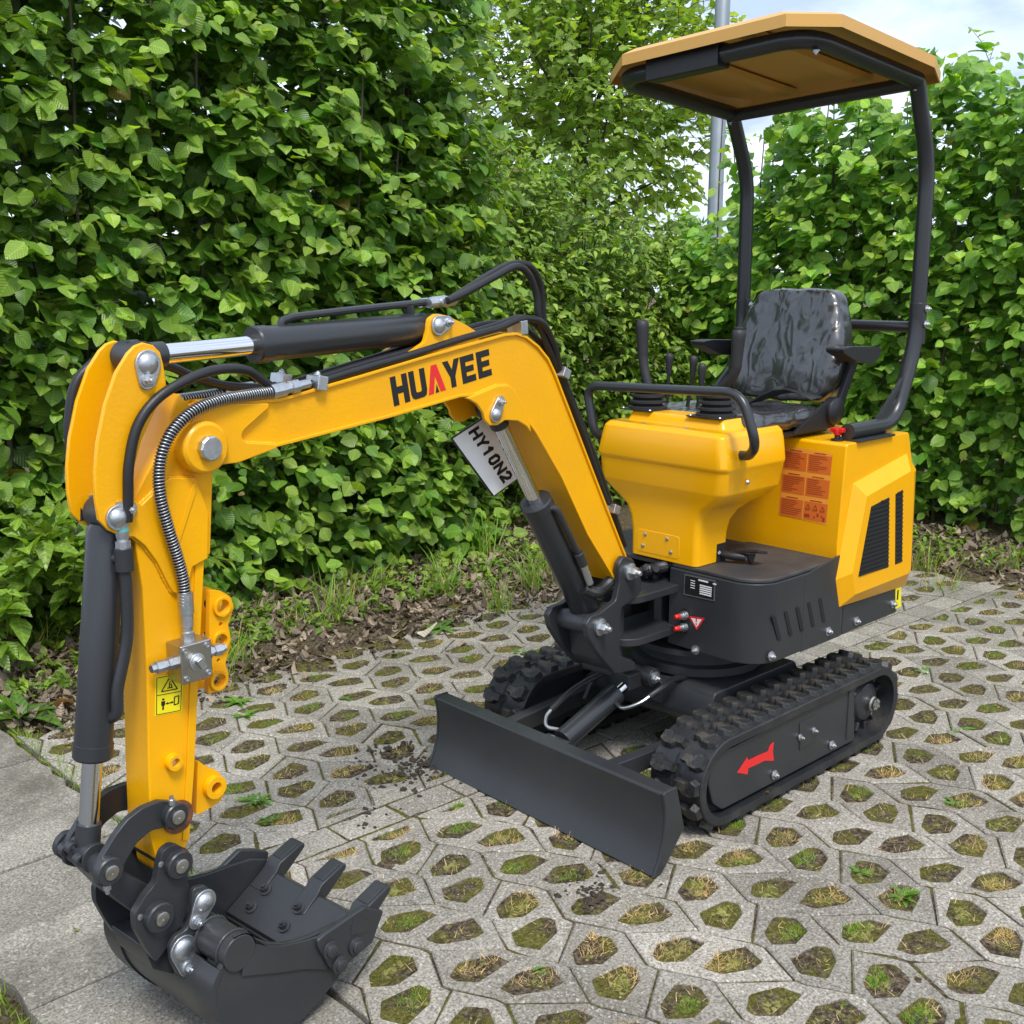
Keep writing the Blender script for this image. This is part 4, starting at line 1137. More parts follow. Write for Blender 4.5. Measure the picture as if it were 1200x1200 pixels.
# breaker shut-off valve
vz = [(1.6054, 0.8615), (1.5403, 0.8482), (1.5466, 0.7852), (1.6081, 0.7991)]
vx0, vx1 = min(p[0] for p in vz), max(p[0] for p in vz); vz0, vz1 = min(p[1] for p in vz), max(p[1] for p in vz)
val = MB().prism([(vx0, vz0), (vx1, vz0), (vx1, vz1), (vx0, vz1)], AW, AW + .050, SZ).build('shut_off_valve', 'valve_steel', EX, bevel=.003, label='square steel shut-off valve on the side of the arm')
cxv, czv = (vx0 + vx1) / 2, (vz0 + vz1) / 2
MB().lathe([(.017, 0), (.017, .003), (.012, .004), (.012, .008)], SZ(cxv, czv, AW + .050), BLAT, 20).box(S3((cxv, AW + .063, czv)), (.012, .012, .022), Matrix.Rotation(.5, 3, 'Y')).build('valve_spindle', 'zinc', val, bevel=.001)
for dx in (-1, 1):
    for dz in (-1, 1):
        MB().lathe([(.0055, 0), (.0055, .003), (.003, .003), (.003, .001)], SZ(cxv + dx * (vx1 - vx0) * .36, czv + dz * (vz1 - vz0) * .36, AW + .050), BLAT, 12).build('socket_screw', 'zinc', val)
    e0 = Vector(SZ(cxv + dx * (vx1 - vx0) * .5, czv + .002, AW + .024)); dd = BFWD * dx
    MB().lathe([(.013, 0), (.013, .014), (.010, .015), (.010, .020), (.0125, .021), (.0125, .038), (.008, .040), (.008, .048)], e0, dd, 6).build('valve_fitting', 'zinc', val, ang=20)
MB().lathe([(.013, 0), (.013, .016), (.009, .018), (.009, .026), (.012, .028), (.012, .052), (.0145, .053), (.0145, .094)], SZ(cxv, vz1, AW + .024), (0, 0, 1), 12).build('hose_fitting', 'zinc', val, ang=20)
# yellow warning label on the arm
D00, D10, D01, D11 = (1.6410, 0.7212), (1.5827, 0.7134), (1.6343, 0.7980), (1.5743, 0.7914)
def on_arm(u, v):
    a = [D00[i] + (D10[i] - D00[i]) * u for i in (0, 1)]; b2 = [D01[i] + (D11[i] - D01[i]) * u for i in (0, 1)]
    return (a[0] + (b2[0] - a[0]) * v, a[1] + (b2[1] - a[1]) * v)
MB().prism([on_arm(0, 0), on_arm(1, 0), on_arm(1, 1), on_arm(0, 1)], AW, AW + .0007, SZ).build('warning_label', 'decal_yellow', arm, label='yellow warning label with black pictograms')
mb = MB()
def stroke(p, q, w=.022):
    (x0, y0), (x1, y1) = p, q
    l_ = math.hypot(x1 - x0, (y1 - y0) * 1.5); nx, ny = -(y1 - y0) * 1.5 / l_ * w, (x1 - x0) / l_ * w / 1.5
    mb.prism([on_arm(x0 + nx, y0 + ny), on_arm(x1 + nx, y1 + ny), on_arm(x1 - nx, y1 - ny), on_arm(x0 - nx, y0 - ny)], AW + .0008, AW + .0012, SZ)
for p_, q_ in (((.22, .60), (.80, .60)), ((.80, .60), (.51, .93)), ((.51, .93), (.22, .60)), ((.05, .52), (.95, .52)), ((.05, .03), (.95, .03)), ((.05, .97), (.95, .97)), ((.05, .03), (.05, .97)), ((.95, .03), (.95, .97)),
               ((.43, .66), (.62, .66)), ((.50, .66), (.52, .82)), ((.60, .66), (.56, .76)), ((.70, .20), (.86, .22)), ((.86, .22), (.86, .42)), ((.86, .42), (.70, .40)), ((.70, .40), (.70, .20)), ((.44, .27), (.64, .28))):
    stroke(p_, q_, .012 if p_[1] in (.52, .03, .97) or q_[0] in (.05, .95) else .02)
for q in ([(.22, .35), (.36, .35), (.36, .24), (.32, .24), (.32, .13), (.26, .13), (.26, .24), (.22, .24)], [(.25, .42), (.33, .42), (.33, .37), (.25, .37)]):
    mb.prism([on_arm(*p_) for p_ in q], AW + .0008, AW + .0012, SZ)
for q in ([(.38, .275), (.46, .31), (.46, .24)], [(.68, .28), (.60, .315), (.60, .245)]):
    mb.prism([on_arm(*p_) for p_ in q], AW + .0008, AW + .0012, SZ)
mb.build('label_print', 'decal_black', arm)

MB().prism([(1.5336, 1.0011), (1.5142, 1.0040), (1.5336, 0.8465), (1.5650, 0.5894), (1.5870, 0.4421), (1.6012, 0.4480), (1.5811, 0.5952), (1.5516, 0.8511)], AW + .0003, AW + .0035, SZ).build('edge_strip', 'yellow_paint', arm, bevel=.001)
def weld(o, pts, l, r=.0032, mt='yellow_paint'):
    P = []
    for a, b2 in zip(pts[:-1], pts[1:]):
        k = max(2, int(math.hypot(b2[0] - a[0], b2[1] - a[1]) / .004))
        P += [Vector(SZ(a[0] + (b2[0] - a[0]) * i / k, a[1] + (b2[1] - a[1]) * i / k, l)) for i in range(k)]
    MB().tube(P, [r * (.8 + .5 * (i % 2) + rnd.uniform(-.2, .2)) for i in range(len(P))], 6).build('weld_bead', mt, o, ang=70)
weld(boom, GU[-5:] + [GU[0]], .0505)
weld(boom, TIP[4:11], .0505)
weld(boom, [EAR[0], EAR[-1]], .0465)
weld(arm, HORN[16:25], AW + .001)
weld(arm, HORN[11:15], AW + .001, .0028)
# ---- arm cylinder over the boom, bucket cylinder in front of the arm
acyl, a, b_, n = hcyl('arm_cylinder', (1.6063, 1.3952), (0.8423, 1.4228), .0360, .0195, .655, wid=.033)
MB().tube(fillet([S3(p) for p in ((1.2709, 0.0000, 1.4323), (1.2700, 0.0000, 1.4495), (1.2411, 0.0000, 1.4572), (1.0606, 0.0000, 1.4688), (0.8579, 0.0000, 1.4798), (0.8269, 0.0000, 1.4812))], .02, 4), .0085, 10).build('feed_pipe', 'grey_tube', acyl)
for p, q in (((1.2688, 0.0000, 1.4305), (1.2650, 0.0000, 1.4200)), ((0.9076, 0.0000, 1.4749), (0.9026, 0.0000, 1.4557))):
    MB().cyl(S3(p), S3(q), .012, 12).build('pipe_stub', 'grey_tube', acyl)
for l in (-.014, .014):
    p0, p1 = (0.8552, 0.0000, 1.4778), (0.7808, 0.0000, 1.4824)
    MB().lathe([(.011, 0), (.011, .025), (.0095, .026), (.0095, .036), (.012, .037), (.012, .085)], S3((p0[0], l, p0[2])), (S3((p1[0], l, p1[2])) - S3((p0[0], l, p0[2]))), 12).build('hose_ferrule', 'zinc', acyl, ang=20)
MB().lathe([(.024, -.050), (.024, .050)], SZ(*(1.6063, 1.3952), 0), BLAT, 20).cyl(S3((1.6063, 0.0000, 1.3952)), S3((1.6091, 0.0000, 1.4261)), .012, 12).build('cylinder_pin', 'grey_paint', acyl, bevel=.002)

kcyl, a, b_, n = hcyl('bucket_cylinder', (1.7761, 0.4795), (1.6834, 1.1169), .0345, .0185, .715, mtl='grey_tube', wid=.032, eye=.028)
up_ = Vector(SZ(*(1.6966, 1.0393), 0))
for sg in (1, -1):
    pb = up_ + BLAT * .050 * sg - BFWD * .012
    MB().cyl(up_ + BLAT * .02 * sg, pb, .010, 12).build('port_stub', 'grey_paint', kcyl)
    MB().cyl(pb - Vector((0, 0, .022)), pb + Vector((0, 0, .022)), .017, 18).build('port_block', 'grey_paint', kcyl, bevel=.002)
    MB().lathe([(.0145, 0), (.0145, .012), (.010, .013), (.0125, .022), (.0125, .045), (.0115, .046), (.0115, .085)], pb + Vector((0, 0, .022)), (0, 0, 1), 8).build('port_fitting', 'zinc', kcyl, ang=20)
    MB().lathe([(.0127, .030), (.0127, .036)], pb + Vector((0, 0, .022)), (0, 0, 1), 8).build('thread_seal', 'teal_seal', kcyl)
    if sg > 0:
        q1 = up_ - Vector((0, 0, .17)) + BLAT * .046 - BFWD * .016
        e = Vector(SZ(*(1.7233, 0.7392), 0))
        MB().tube(spline([pb - Vector((0, 0, .02)), pb - Vector((0, 0, .06)), pb.lerp(e + BLAT * .046 - BFWD * .012, .5) - BFWD * .008, e + BLAT * .044 - BFWD * .010 + Vector((0, 0, .06)), e + BLAT * .042 - BFWD * .006 + Vector((0, 0, .014)), e + BLAT * .026], 6), .0115, 12).build('feed_pipe', 'grey_tube', kcyl)

# ---- hoses
def hose(pts, r=.0095, mt='hose_rubber', nm='hose', n=10):
    return MB().tube(spline([S3(p) for p in pts], n), r, 12).build(nm, mt, EX, ang=60)
for l, dx, dy in ((-.014, 0, 0), (.014, 7, 4)):
    hose([(0.7809, 0.0000, 1.4804), (0.7182, 0.0000, 1.5055), (0.6251, 0.0000, 1.5436), (0.5442, 0.0000, 1.5687), (0.4700, 0.0000, 1.5629), (0.4217, -0.0050, 1.5156), (0.4041, -0.0100, 1.4430), (0.3927, -0.0100, 1.3826), (0.3494, 0.0000, 1.3019), (0.2504, 0.0000, 1.1306), (0.1393, 0.0000, 0.9329)] if l < 0 else
         [(0.8095, 0.0300, 1.4833), (0.7508, 0.0300, 1.5001), (0.6498, 0.0300, 1.5354), (0.5632, 0.0300, 1.5622), (0.5133, 0.0300, 1.5437), (0.4823, 0.0300, 1.4949), (0.4715, 0.0300, 1.4369), (0.4428, 0.0300, 1.3751), (0.3803, 0.0300, 1.2829), (0.2744, 0.0300, 1.1120), (0.1550, 0.0300, 0.9015)], .0092)
HL = ((.046, 0, 0), (.022, -1, -7), (-.008, -3, -12))
hose([(1.2356, 0.0450, 1.3213), (1.1086, 0.0480, 1.3432), (0.9550, 0.0480, 1.3658), (0.7843, 0.0460, 1.3945), (0.6455, 0.0450, 1.4153), (0.5577, 0.0450, 1.4354), (0.4761, 0.0450, 1.4224), (0.4196, 0.0400, 1.3635), (0.3832, 0.0350, 1.2946), (0.3070, 0.0300, 1.1809), (0.2210, 0.0300, 1.0460), (0.1380, 0.0300, 0.8989), (0.0594, 0.0300, 0.7575)], .0088)
hose([(1.2163, 0.0220, 1.3256), (1.0850, 0.0220, 1.3495), (0.9292, 0.0220, 1.3729), (0.7584, 0.0220, 1.4005), (0.6166, 0.0200, 1.4219), (0.5285, 0.0150, 1.4360), (0.4527, 0.0150, 1.4099), (0.4020, 0.0120, 1.3504), (0.3353, 0.0100, 1.2512), (0.2226, 0.0100, 1.0684), (0.1271, 0.0100, 0.9072), (0.0436, 0.0100, 0.7514)], .0088)
hose([(1.2424, -0.0300, 1.3154), (1.0885, -0.0300, 1.3415), (0.9056, -0.0300, 1.3734), (0.7022, -0.0300, 1.4089), (0.5918, -0.0300, 1.4219), (0.4676, -0.0300, 1.4113), (0.3673, -0.0300, 1.3424), (0.2710, -0.0300, 1.2015), (0.1241, -0.0300, 0.9649)], .0088)
hose([(1.6777, 0.0580, 1.1084), (1.6739, 0.0600, 1.1502), (1.6686, 0.0620, 1.2116), (1.6477, 0.0640, 1.2783), (1.6061, 0.0660, 1.3236), (1.5420, 0.0660, 1.3528), (1.4734, 0.0620, 1.3669), (1.4043, 0.0550, 1.3622), (1.3613, 0.0500, 1.3392), (1.3301, 0.0460, 1.3198), (1.2912, 0.0450, 1.3133), (1.2356, 0.0450, 1.3213)], .0096)
hose([(1.7070, -0.0500, 1.1010), (1.7120, -0.0550, 1.1649), (1.7115, -0.0580, 1.2275), (1.7090, -0.0600, 1.2816), (1.6939, -0.0600, 1.3421), (1.6674, -0.0580, 1.3743), (1.6300, -0.0560, 1.3924), (1.5608, -0.0560, 1.3822), (1.4988, -0.0540, 1.3689), (1.4551, -0.0500, 1.3482), (1.3866, -0.0450, 1.3251), (1.3152, -0.0350, 1.3152), (1.2424, -0.0300, 1.3154)], .0096)
def guarded(pts):
    """black hose inside an open coil of bright wire"""
    P = spline([S3(p) for p in pts], 14)
    h = MB().tube(P, .0090, 12).build('spring_guarded_hose', 'hose_rubber', EX, ang=60, label='hydraulic hose in a bright steel spring guard')
    acc = [0.0]
    for i in range(1, len(P)): acc.append(acc[-1] + (P[i] - P[i - 1]).length)
    pitch, seg, path = .0060, 11, []
    u = frame_of(P[1] - P[0])[0]
    n_ = int(acc[-1] / pitch * seg); j = 0
    for k in range(n_):
        d = acc[-1] * k / n_
        while j < len(P) - 2 and acc[j + 1] < d: j += 1
        f = (d - acc[j]) / max(1e-6, acc[j + 1] - acc[j])
        T = (P[j + 1] - P[j]).normalized()
        u = (u - T * u.dot(T)).normalized(); w = T.cross(u)
        a_ = 2 * math.pi * k / seg
        path.append(P[j].lerp(P[j + 1], f) + (u * math.cos(a_) + w * math.sin(a_)) * .0108)
    MB().tube(path, .0016, 5).build('spring_coil', 'guard_wire', h, ang=80)
    return h
guarded([(1.5775, 0.0660, 0.9272), (1.5774, 0.0680, 0.9728), (1.5879, 0.0700, 1.0248), (1.6047, 0.0720, 1.0851), (1.6177, 0.0740, 1.1434), (1.6189, 0.0760, 1.1911), (1.6084, 0.0780, 1.2321), (1.5828, 0.0780, 1.2682), (1.5381, 0.0760, 1.2967), (1.4770, 0.0700, 1.3100), (1.4084, 0.0620, 1.3136), (1.3458, 0.0550, 1.3148)])
guarded([(1.4928, -0.0620, 1.3019), (1.4502, -0.0620, 1.3034), (1.4117, -0.0600, 1.3055), (1.3805, -0.0550, 1.3085)])
for p, q in (((1.3458, 0.0550, 1.3148), (1.2702, 0.0520, 1.3225)), ((1.3805, -0.0550, 1.3085), (1.3104, -0.0500, 1.3139))):
    MB().lathe([(.015, 0), (.015, .035), (.011, .036), (.011, .05), (.014, .051), (.014, .07), (.0095, .071), (.0095, .10)], S3(p), S3(q) - S3(p), 10).build('hose_ferrule', 'zinc', EX, ang=20)
def clamp(c, l, w=.030, h=.022, rot=0.0):
    p = S3(c)
    R_ = Matrix.Rotation(BYAW, 3, 'Z') @ Matrix.Rotation(rot, 3, 'Y')
    o = MB().box(p, (.026, w, h), R_).build('hose_clamp', 'zinc', EX, bevel=.002)
    MB().bolt(p + R_ @ Vector((0, 0, h * .5)), R_ @ Vector((0, 0, 1)), .006, .006).build('clamp_bolt', 'zinc', o)
    return o
clamp((1.2205, 0.0460, 1.3238), 0, .042, .030, -.2)
clamp((1.2529, -0.0300, 1.3268), 0, .042, .028, -.2)
clamp((0.5611, 0.0340, 1.4142), 0, .050, .034, .1)
clamp((0.3774, 0.0220, 1.2890), 0, .062, .030, 1.15)
clamp((0.1347, 0.0220, 0.8822), 0, .062, .028, 1.2)

# ---- bucket linkage
def boss(o, c, l0, l1, r, rp=.014):
    sgn = 1 if l1 > l0 else -1
    MB().lathe([(r, 0), (r, abs(l1 - l0) - .003), (r * .9, abs(l1 - l0))], SZ(*c, l0), BLAT * sgn, 24).build('link_boss', 'grey_paint', o)
    MB().lathe([(rp, 0), (rp, .004), (rp * .85, .005), (.003, .005), (.0025, .003)], SZ(*c, l1), BLAT * sgn, 18).build('pin_end', 'valve_steel', o)
LK = [(1.6278, 0.5478), (1.6567, 0.5606), (1.6930, 0.5606), (1.7259, 0.5493), (1.7519, 0.5289), (1.7782, 0.5004), (1.7969, 0.4794), (1.7948, 0.4442), (1.7706, 0.4262), (1.7522, 0.4389), (1.7360, 0.4667), (1.7107, 0.4945), (1.6790, 0.5077), (1.6425, 0.5001), (1.6142, 0.4994), (1.6086, 0.5243)]
lk = MB()
for w in ((.050, .066), (-.066, -.050)):
    lk.prism(rpoly(LK, .006, 2), w[0], w[1], SZ)
lk = lk.build('bucket_link', 'grey_paint', EX, bevel=.003, label='dark curved link pair joining cylinder rod and arm')
L1, L2 = (1.6323, 0.5243), (1.7762, 0.4706)
boss(lk, L1, .066, .084, .026); boss(lk, L2, .066, .084, .027)
boss(lk, L1, -.066, -.084, .026); boss(lk, L2, -.066, -.084, .027)
MB().prism(circ(L2, .020, 20), -.066, .066, SZ).build('link_pin', 'grey_paint', lk)
for c_, dz in ((L1, .034), (L2, -.034)):
    MB().lathe([(.007, 0), (.007, .010), (.004, .011), (.004, .018)], SZ(c_[0] + .006, c_[1] + dz * .75, .076), (0, 0, 1 if dz > 0 else -1), 6).build('grease_nipple', 'zinc', lk)
HK = [(1.7893, 0.4898), (1.7590, 0.4836), (1.7438, 0.4561), (1.7212, 0.4286), (1.6842, 0.3905), (1.6566, 0.3597), (1.6628, 0.3259), (1.6900, 0.3133), (1.7169, 0.3445), (1.7461, 0.3833), (1.7770, 0.4326), (1.7950, 0.4615)]
hk = MB().prism(rpoly(HK, .012, 3), -.046, .046, SZ).build('bucket_tipping_link', 'grey_paint', EX, bevel=.005)
for l in (.022, -.006, -.034):
    c_ = (1.7978, 0.0000, 0.4852)
    MB().prism(circ((c_[0] + .004, c_[2] + (.014 if l == -.006 else 0)), .012, 16), l - .009, l + .009, SZ, [circ((c_[0] + .004, c_[2] + (.014 if l == -.006 else 0)), .006, 12)]).build('grease_port', 'grey_paint', hk, bevel=.001)
# quick coupler
P1, P2 = (1.6392, 0.4285), (1.6896, 0.3409)
QC = rpoly([(1.6754, 0.4441), (1.6664, 0.4653), (1.6456, 0.4708), (1.6256, 0.4589), (1.6141, 0.4322), (1.6178, 0.3789), (1.6121, 0.3505), (1.6330, 0.3009), (1.6740, 0.2618), (1.6979, 0.2426), (1.7169, 0.2835), (1.7349, 0.3321), (1.7342, 0.3639), (1.7087, 0.3912), (1.6856, 0.4057)], .008, 3)
qc = MB()
for w in ((.062, .080), (-.080, -.062)):
    qc.prism(QC, w[0], w[1], SZ)
qc.prism(rpoly([(1.7094, 0.2716), (1.6722, 0.2683), (1.6439, 0.2354), (1.6199, 0.1886), (1.6516, 0.1855), (1.6949, 0.2192)], .006), -.0615, .0615, SZ)
qc = qc.build('quick_coupler', 'grey_paint', EX, bevel=.004)
boss(qc, P1, .080, .096, .028); boss(qc, P2, .080, .098, .030)
boss(qc, P1, -.080, -.096, .028); boss(qc, P2, -.080, -.098, .030)
for c_ in (P1, P2):
    MB().lathe([(.006, 0), (.006, .0015), (.004, .002)], SZ(c_[0] + .034, c_[1] + .012, .080), BLAT, 12).build('retaining_bolt', 'zinc', qc)
    MB().prism(circ(c_, .019, 18), -.062, .062, SZ).build('coupler_pin', 'grey_paint', qc)

# ---- bucket
BK = .190
CUR = [(1.238, .136), (1.30, .096), (1.38, .050), (1.45, .022), (1.51, .008), (1.56, .022), (1.602, .066), (1.635, .120), (1.650, .170), (1.648, .212), (1.630, .240)]
CURs = [tuple(v)[:2] for v in spline([Vector((a, b_, 0)) for a, b_ in CUR], 4)]
inn = []
for i, p in enumerate(CURs):
    a, c_ = Vector(CURs[max(0, i - 1)]), Vector(CURs[min(len(CURs) - 1, i + 1)])
    t_ = (c_ - a).normalized()
    inn.append((p[0] - t_.y * .008, p[1] + t_.x * .008))
bkt = MB().loft([[Vector(SZ(*p, -BK)), Vector(SZ(*p, BK)), Vector(SZ(*q_, BK)), Vector(SZ(*q_, -BK))] for p, q_ in zip(CURs, inn)]).build('bucket', 'grey_dusty', EX, ang=30, label='dark grey toothed digging bucket at the end of the arm')
TOPE = [(1.612, .262), (1.580, .288), (1.548, .268), (1.515, .240), (1.48, .222), (1.44, .210), (1.40, .203), (1.34, .198), (1.285, .190), (1.240, .170)]
for sg in (1, -1):
    MB().prism([(a, b_) for a, b_ in CURs] + TOPE, (BK - .012) * sg, (BK + .0005) * sg, SZ).build('bucket_side', 'grey_dusty', bkt, bevel=.002, ang=25)
    rim = [(a, b_) for a, b_ in CURs[12:]]
    rr = []
    for i, p in enumerate(rim):
        a, c_ = Vector(rim[max(0, i - 1)]), Vector(rim[min(len(rim) - 1, i + 1)])
        t_ = (c_ - a).normalized()
        rr.append([Vector(SZ(p[0] + t_.y * .004, p[1] - t_.x * .004, w)) for w in ((BK - .055) * sg, (BK + .004) * sg)] + [Vector(SZ(p[0] - t_.y * .006, p[1] + t_.x * .006, w)) for w in ((BK + .004) * sg, (BK - .055) * sg)])
    MB().loft(rr).build('wear_strip', 'grey_dusty', bkt, ang=30)
    SCU = [(1.2716, 0.2126), (1.2177, 0.1770), (1.2419, 0.1368), (1.2527, 0.1172), (1.3051, 0.1065), (1.3488, 0.0965), (1.3738, 0.1176), (1.4032, 0.1804), (1.4047, 0.1969), (1.3839, 0.2024)]
    if sg < 0: SCU = [(1.392, .173), (1.345, .200), (1.304, .218), (1.260, .200), (1.222, .178), (1.240, .125), (1.262, .100), (1.335, .088), (1.375, .110)]
    scu = MB().prism(rpoly(SCU, .006, 3), (BK + .001) * sg, (BK + .016) * sg, SZ).build('side_cutter', 'grey_paint', bkt, bevel=.004)
    for c_ in ((1.3742, 0.1618), (1.3039, 0.1366), (1.3504, 0.1155)):
        MB().lathe([(.020, 0), (.020, .006), (.014, .007), (.014, .012), (.010, .014)], SZ(*c_, (BK + .016) * sg), BLAT * sg, 16).build('cutter_bolt', 'grey_paint', bkt, bevel=.001)
    MB().prism(rpoly([(1.3036, 0.2055), (1.2557, 0.1724), (1.2714, 0.1512), (1.3196, 0.1668)], .006, 3), (BK + .016) * sg, (BK + .0175) * sg, SZ).build('cutter_pad', 'grey_paint', bkt, bevel=.001)
tt = MB().cyl(SZ(1.588, .258, -BK - .002), SZ(1.588, .258, BK + .008), .037, 32).build('torque_tube', 'grey_dusty', bkt, bevel=.003)
for sg in (1, -1):
    MB().prism(circ((1.588, .258), .037, 10, math.pi * .45, math.pi * 1.45) + [(1.585, .205), (1.50, .168), (1.43, .140), (1.375, .110), (1.36, .150), (1.385, .196), (1.44, .2085), (1.49, .224), (1.52, .240), (1.545, .262)], (BK + .0008) * sg, (BK + .0065) * sg, SZ).build('side_band', 'grey_dusty', bkt, bevel=.002, ang=25)
# bolted cutting edge plate on the floor of the bucket, teeth and nuts
fl = Vector((1.39 - 1.238, .046 - .136)).normalized(); fn_ = Vector((-fl.y, fl.x)) * -1
fn_ = Vector((-fl.y, fl.x)) if (-fl.y * 0 + fl.x) > 0 else fn_
def onfl(d, h): return (1.238 + fl.x * d + fn_.x * h, .136 + fl.y * d + fn_.y * h)
MB().prism([onfl(-.012, .002), onfl(.0, .024), onfl(.13, .024), onfl(.135, .010), onfl(.13, .0)], -BK + .013, BK - .013, SZ).build('cutting_edge', 'grey_dusty', bkt, bevel=.002)
for l in (-.150, 0.0, .150):
    TP = [onfl(.055, .025), onfl(.0, .030), onfl(-.02, .038), onfl(-.090, .024), onfl(-.096, .017), onfl(-.090, .009), onfl(-.02, .0), onfl(.01, .001)]
    th = MB().prism(TP[:], l - .023, l + .023, SZ).build('tooth', 'grey_paint', bkt, bevel=.003)
    MB().prism([onfl(-.03, .039), onfl(-.083, .0285), onfl(-.083, .023), onfl(-.03, .030)], l - .015, l + .015, SZ).build('tooth_ridge', 'grey_paint', th, bevel=.0015)
    for d in (.045, .095):
        for dl in (.0,):
            pn = onfl(d, .024)
            MB().bolt(SZ(*pn, l + dl + (.03 if l < 0 else -.03 if l > 0 else 0)), Vector(SZ(*onfl(d, 1), 0)) - Vector(SZ(*onfl(d, 0), 0)), .0095, .013).build('tooth_nut', 'grey_paint', bkt)
ET, EB = (1.5979, 0.3354), (1.6520, 0.2599)
EAR_ = [(1.6182, 0.3721), (1.5912, 0.3672), (1.5712, 0.3395), (1.5770, 0.3122), (1.5944, 0.2905), (1.6014, 0.2751), (1.5954, 0.2458), (1.5952, 0.1888), (1.6319, 0.1739), (1.6643, 0.2080), (1.6770, 0.2425), (1.6783, 0.2762), (1.6641, 0.2911), (1.6391, 0.2936), (1.6260, 0.3150), (1.6236, 0.3507)]
for w in ((.086, .100), (-.100, -.086)):
    MB().prism(rpoly(EAR_, .006, 2), w[0], w[1], SZ).build('bucket_ear', 'grey_paint', bkt, bevel=.004)
keeper(bkt, ET, (1.6190, 0.3042), .100, .021, .011)
keeper(bkt, EB, (1.6445, 0.2163), .100, .023, .012)

weld(bkt, [(1.50, .178), (1.43, .150), (1.375, .12)], BK + .0012, .0025, 'grey_dusty')
weld(bkt, [(a, b2) for a, b2 in inn[8:20]], BK - .013, .004, 'grey_dusty')
for l in (.104, BK - .016):
    P = [Vector(SZ(1.588 + .038 * math.cos(a), .258 + .038 * math.sin(a), l)) for a in np.arange(0, 6.4, .12)]
    MB().tube(P, [.0028 + .0016 * (i % 2) for i in range(len(P))], 6).build('weld_bead', 'grey_dusty', bkt, ang=70)
P = [Vector(SZ(*onfl(.136, .010), l)) for l in np.arange(-BK + .014, BK - .012, .004)]
MB().tube(P, [.0034 + .0016 * (i % 2) for i in range(len(P))], 6).build('weld_bead', 'grey_dusty', bkt, ang=70)

# ---- white plate HY10N2 hung behind the boom cylinder
LP = -.064
C0, C1, C3 = Vector((0.7040, 1.1410)), Vector((0.5422, 0.9657)), Vector((0.5646, 1.1882))
ex, ey = (C1 - C0), (C3 - C0)
def onp(u, v): p_ = C0 + ex * u + ey * v; return (p_.x, p_.y)
pl = MB().prism(rpoly([onp(0, 0), onp(1, 0), onp(1, 1), onp(0, 1)], .006), LP - .003, LP, SZ).build('sign_plate', 'decal_black', None, label=None)
setp(pl, 'white oblong plate lettered HY10N2 tilted behind the boom cylinder', 'sign')
MB().prism(inset([onp(0, 0), onp(1, 0), onp(1, 1), onp(0, 1)], .004), LP + .0002, LP + .0012, SZ).build('plate_face', 'plate_white', pl)
mb = MB()
ST = {'H': [((0, 0), (0, 1)), ((1, 0), (1, 1)), ((0, .5), (1, .5))], 'Y': [((0, 1), (.5, .45)), ((1, 1), (.5, .45)), ((.5, .5), (.5, 0))],
      '1': [((.55, 0), (.55, 1)), ((.55, 1), (.2, .72))], '0': [((.1, .15), (.1, .85)), ((.1, .85), (.35, 1)), ((.35, 1), (.65, 1)), ((.65, 1), (.9, .85)), ((.9, .85), (.9, .15)), ((.9, .15), (.65, 0)), ((.65, 0), (.35, 0)), ((.35, 0), (.1, .15))],
      'N': [((0, 0), (0, 1)), ((0, 1), (1, 0)), ((1, 0), (1, 1))], '2': [((.05, .8), (.3, 1)), ((.3, 1), (.75, 1)), ((.75, 1), (.95, .78)), ((.95, .78), (.85, .5)), ((.85, .5), (.05, 0)), ((.05, 0), (1, 0))]}
lx, ly = ex.length, ey.length
eu, ev = ex.normalized(), ey.normalized()
for i, g in enumerate('HY10N2'):
    for (a, b_), (c_, d_) in ST[g]:
        p0 = C0 + ex * (.075 + .147 * i + a * .100) + ey * (.40 + b_ * .24)
        p1 = C0 + ex * (.075 + .147 * i + c_ * .100) + ey * (.40 + d_ * .24)
        t_ = (p1 - p0).normalized(); nn = Vector((-t_.y, t_.x)) * .0044
        p0 -= t_ * .003; p1 += t_ * .003
        mb.prism([tuple(p0 + nn), tuple(p1 + nn), tuple(p1 - nn), tuple(p0 - nn)], LP + .0013, LP + .0019, SZ)
mb.build('plate_lettering', 'decal_black', pl)

# ------------------------------------------------------------------ the ground, the grass pavers, the concrete strip
def hash2(ix, iy, k):
    h = np.sin(ix * 127.1 + iy * 311.7 + k * 74.7) * 43758.5453
    return h - np.floor(h)
def vnoise(x, y, k=0):
    x = np.asarray(x, float); y = np.asarray(y, float)
    ix, iy = np.floor(x), np.floor(y)
    fx, fy = x - ix, y - iy
    fx, fy = fx * fx * (3 - 2 * fx), fy * fy * (3 - 2 * fy)
    a = hash2(ix, iy, k) * (1 - fx) + hash2(ix + 1, iy, k) * fx
    b = hash2(ix, iy + 1, k) * (1 - fx) + hash2(ix + 1, iy + 1, k) * fx
    return a * (1 - fy) + b * fy
def fbm(x, y, k=0, o=4):
    s, a, t = 0, 1, 0
    for i in range(o):
        s = s + a * vnoise(x * 2 ** i, y * 2 ** i, k + i); t += a; a *= .5
    return s / t

def kerb_lo(x): return -.200 - .0325 * x          # near edge of the stone band
def kerb_hi(x): return kerb_lo(x) - .116
def soil_left(x): return -1.70 + .10 * math.sin(x * 2.3 + .6) + .07 * math.sin(x * 5.1)
def soil_rear(y): return -2.62 - .06 * math.sin(y * 4.0) - (.12 if y < -.2 else 0)

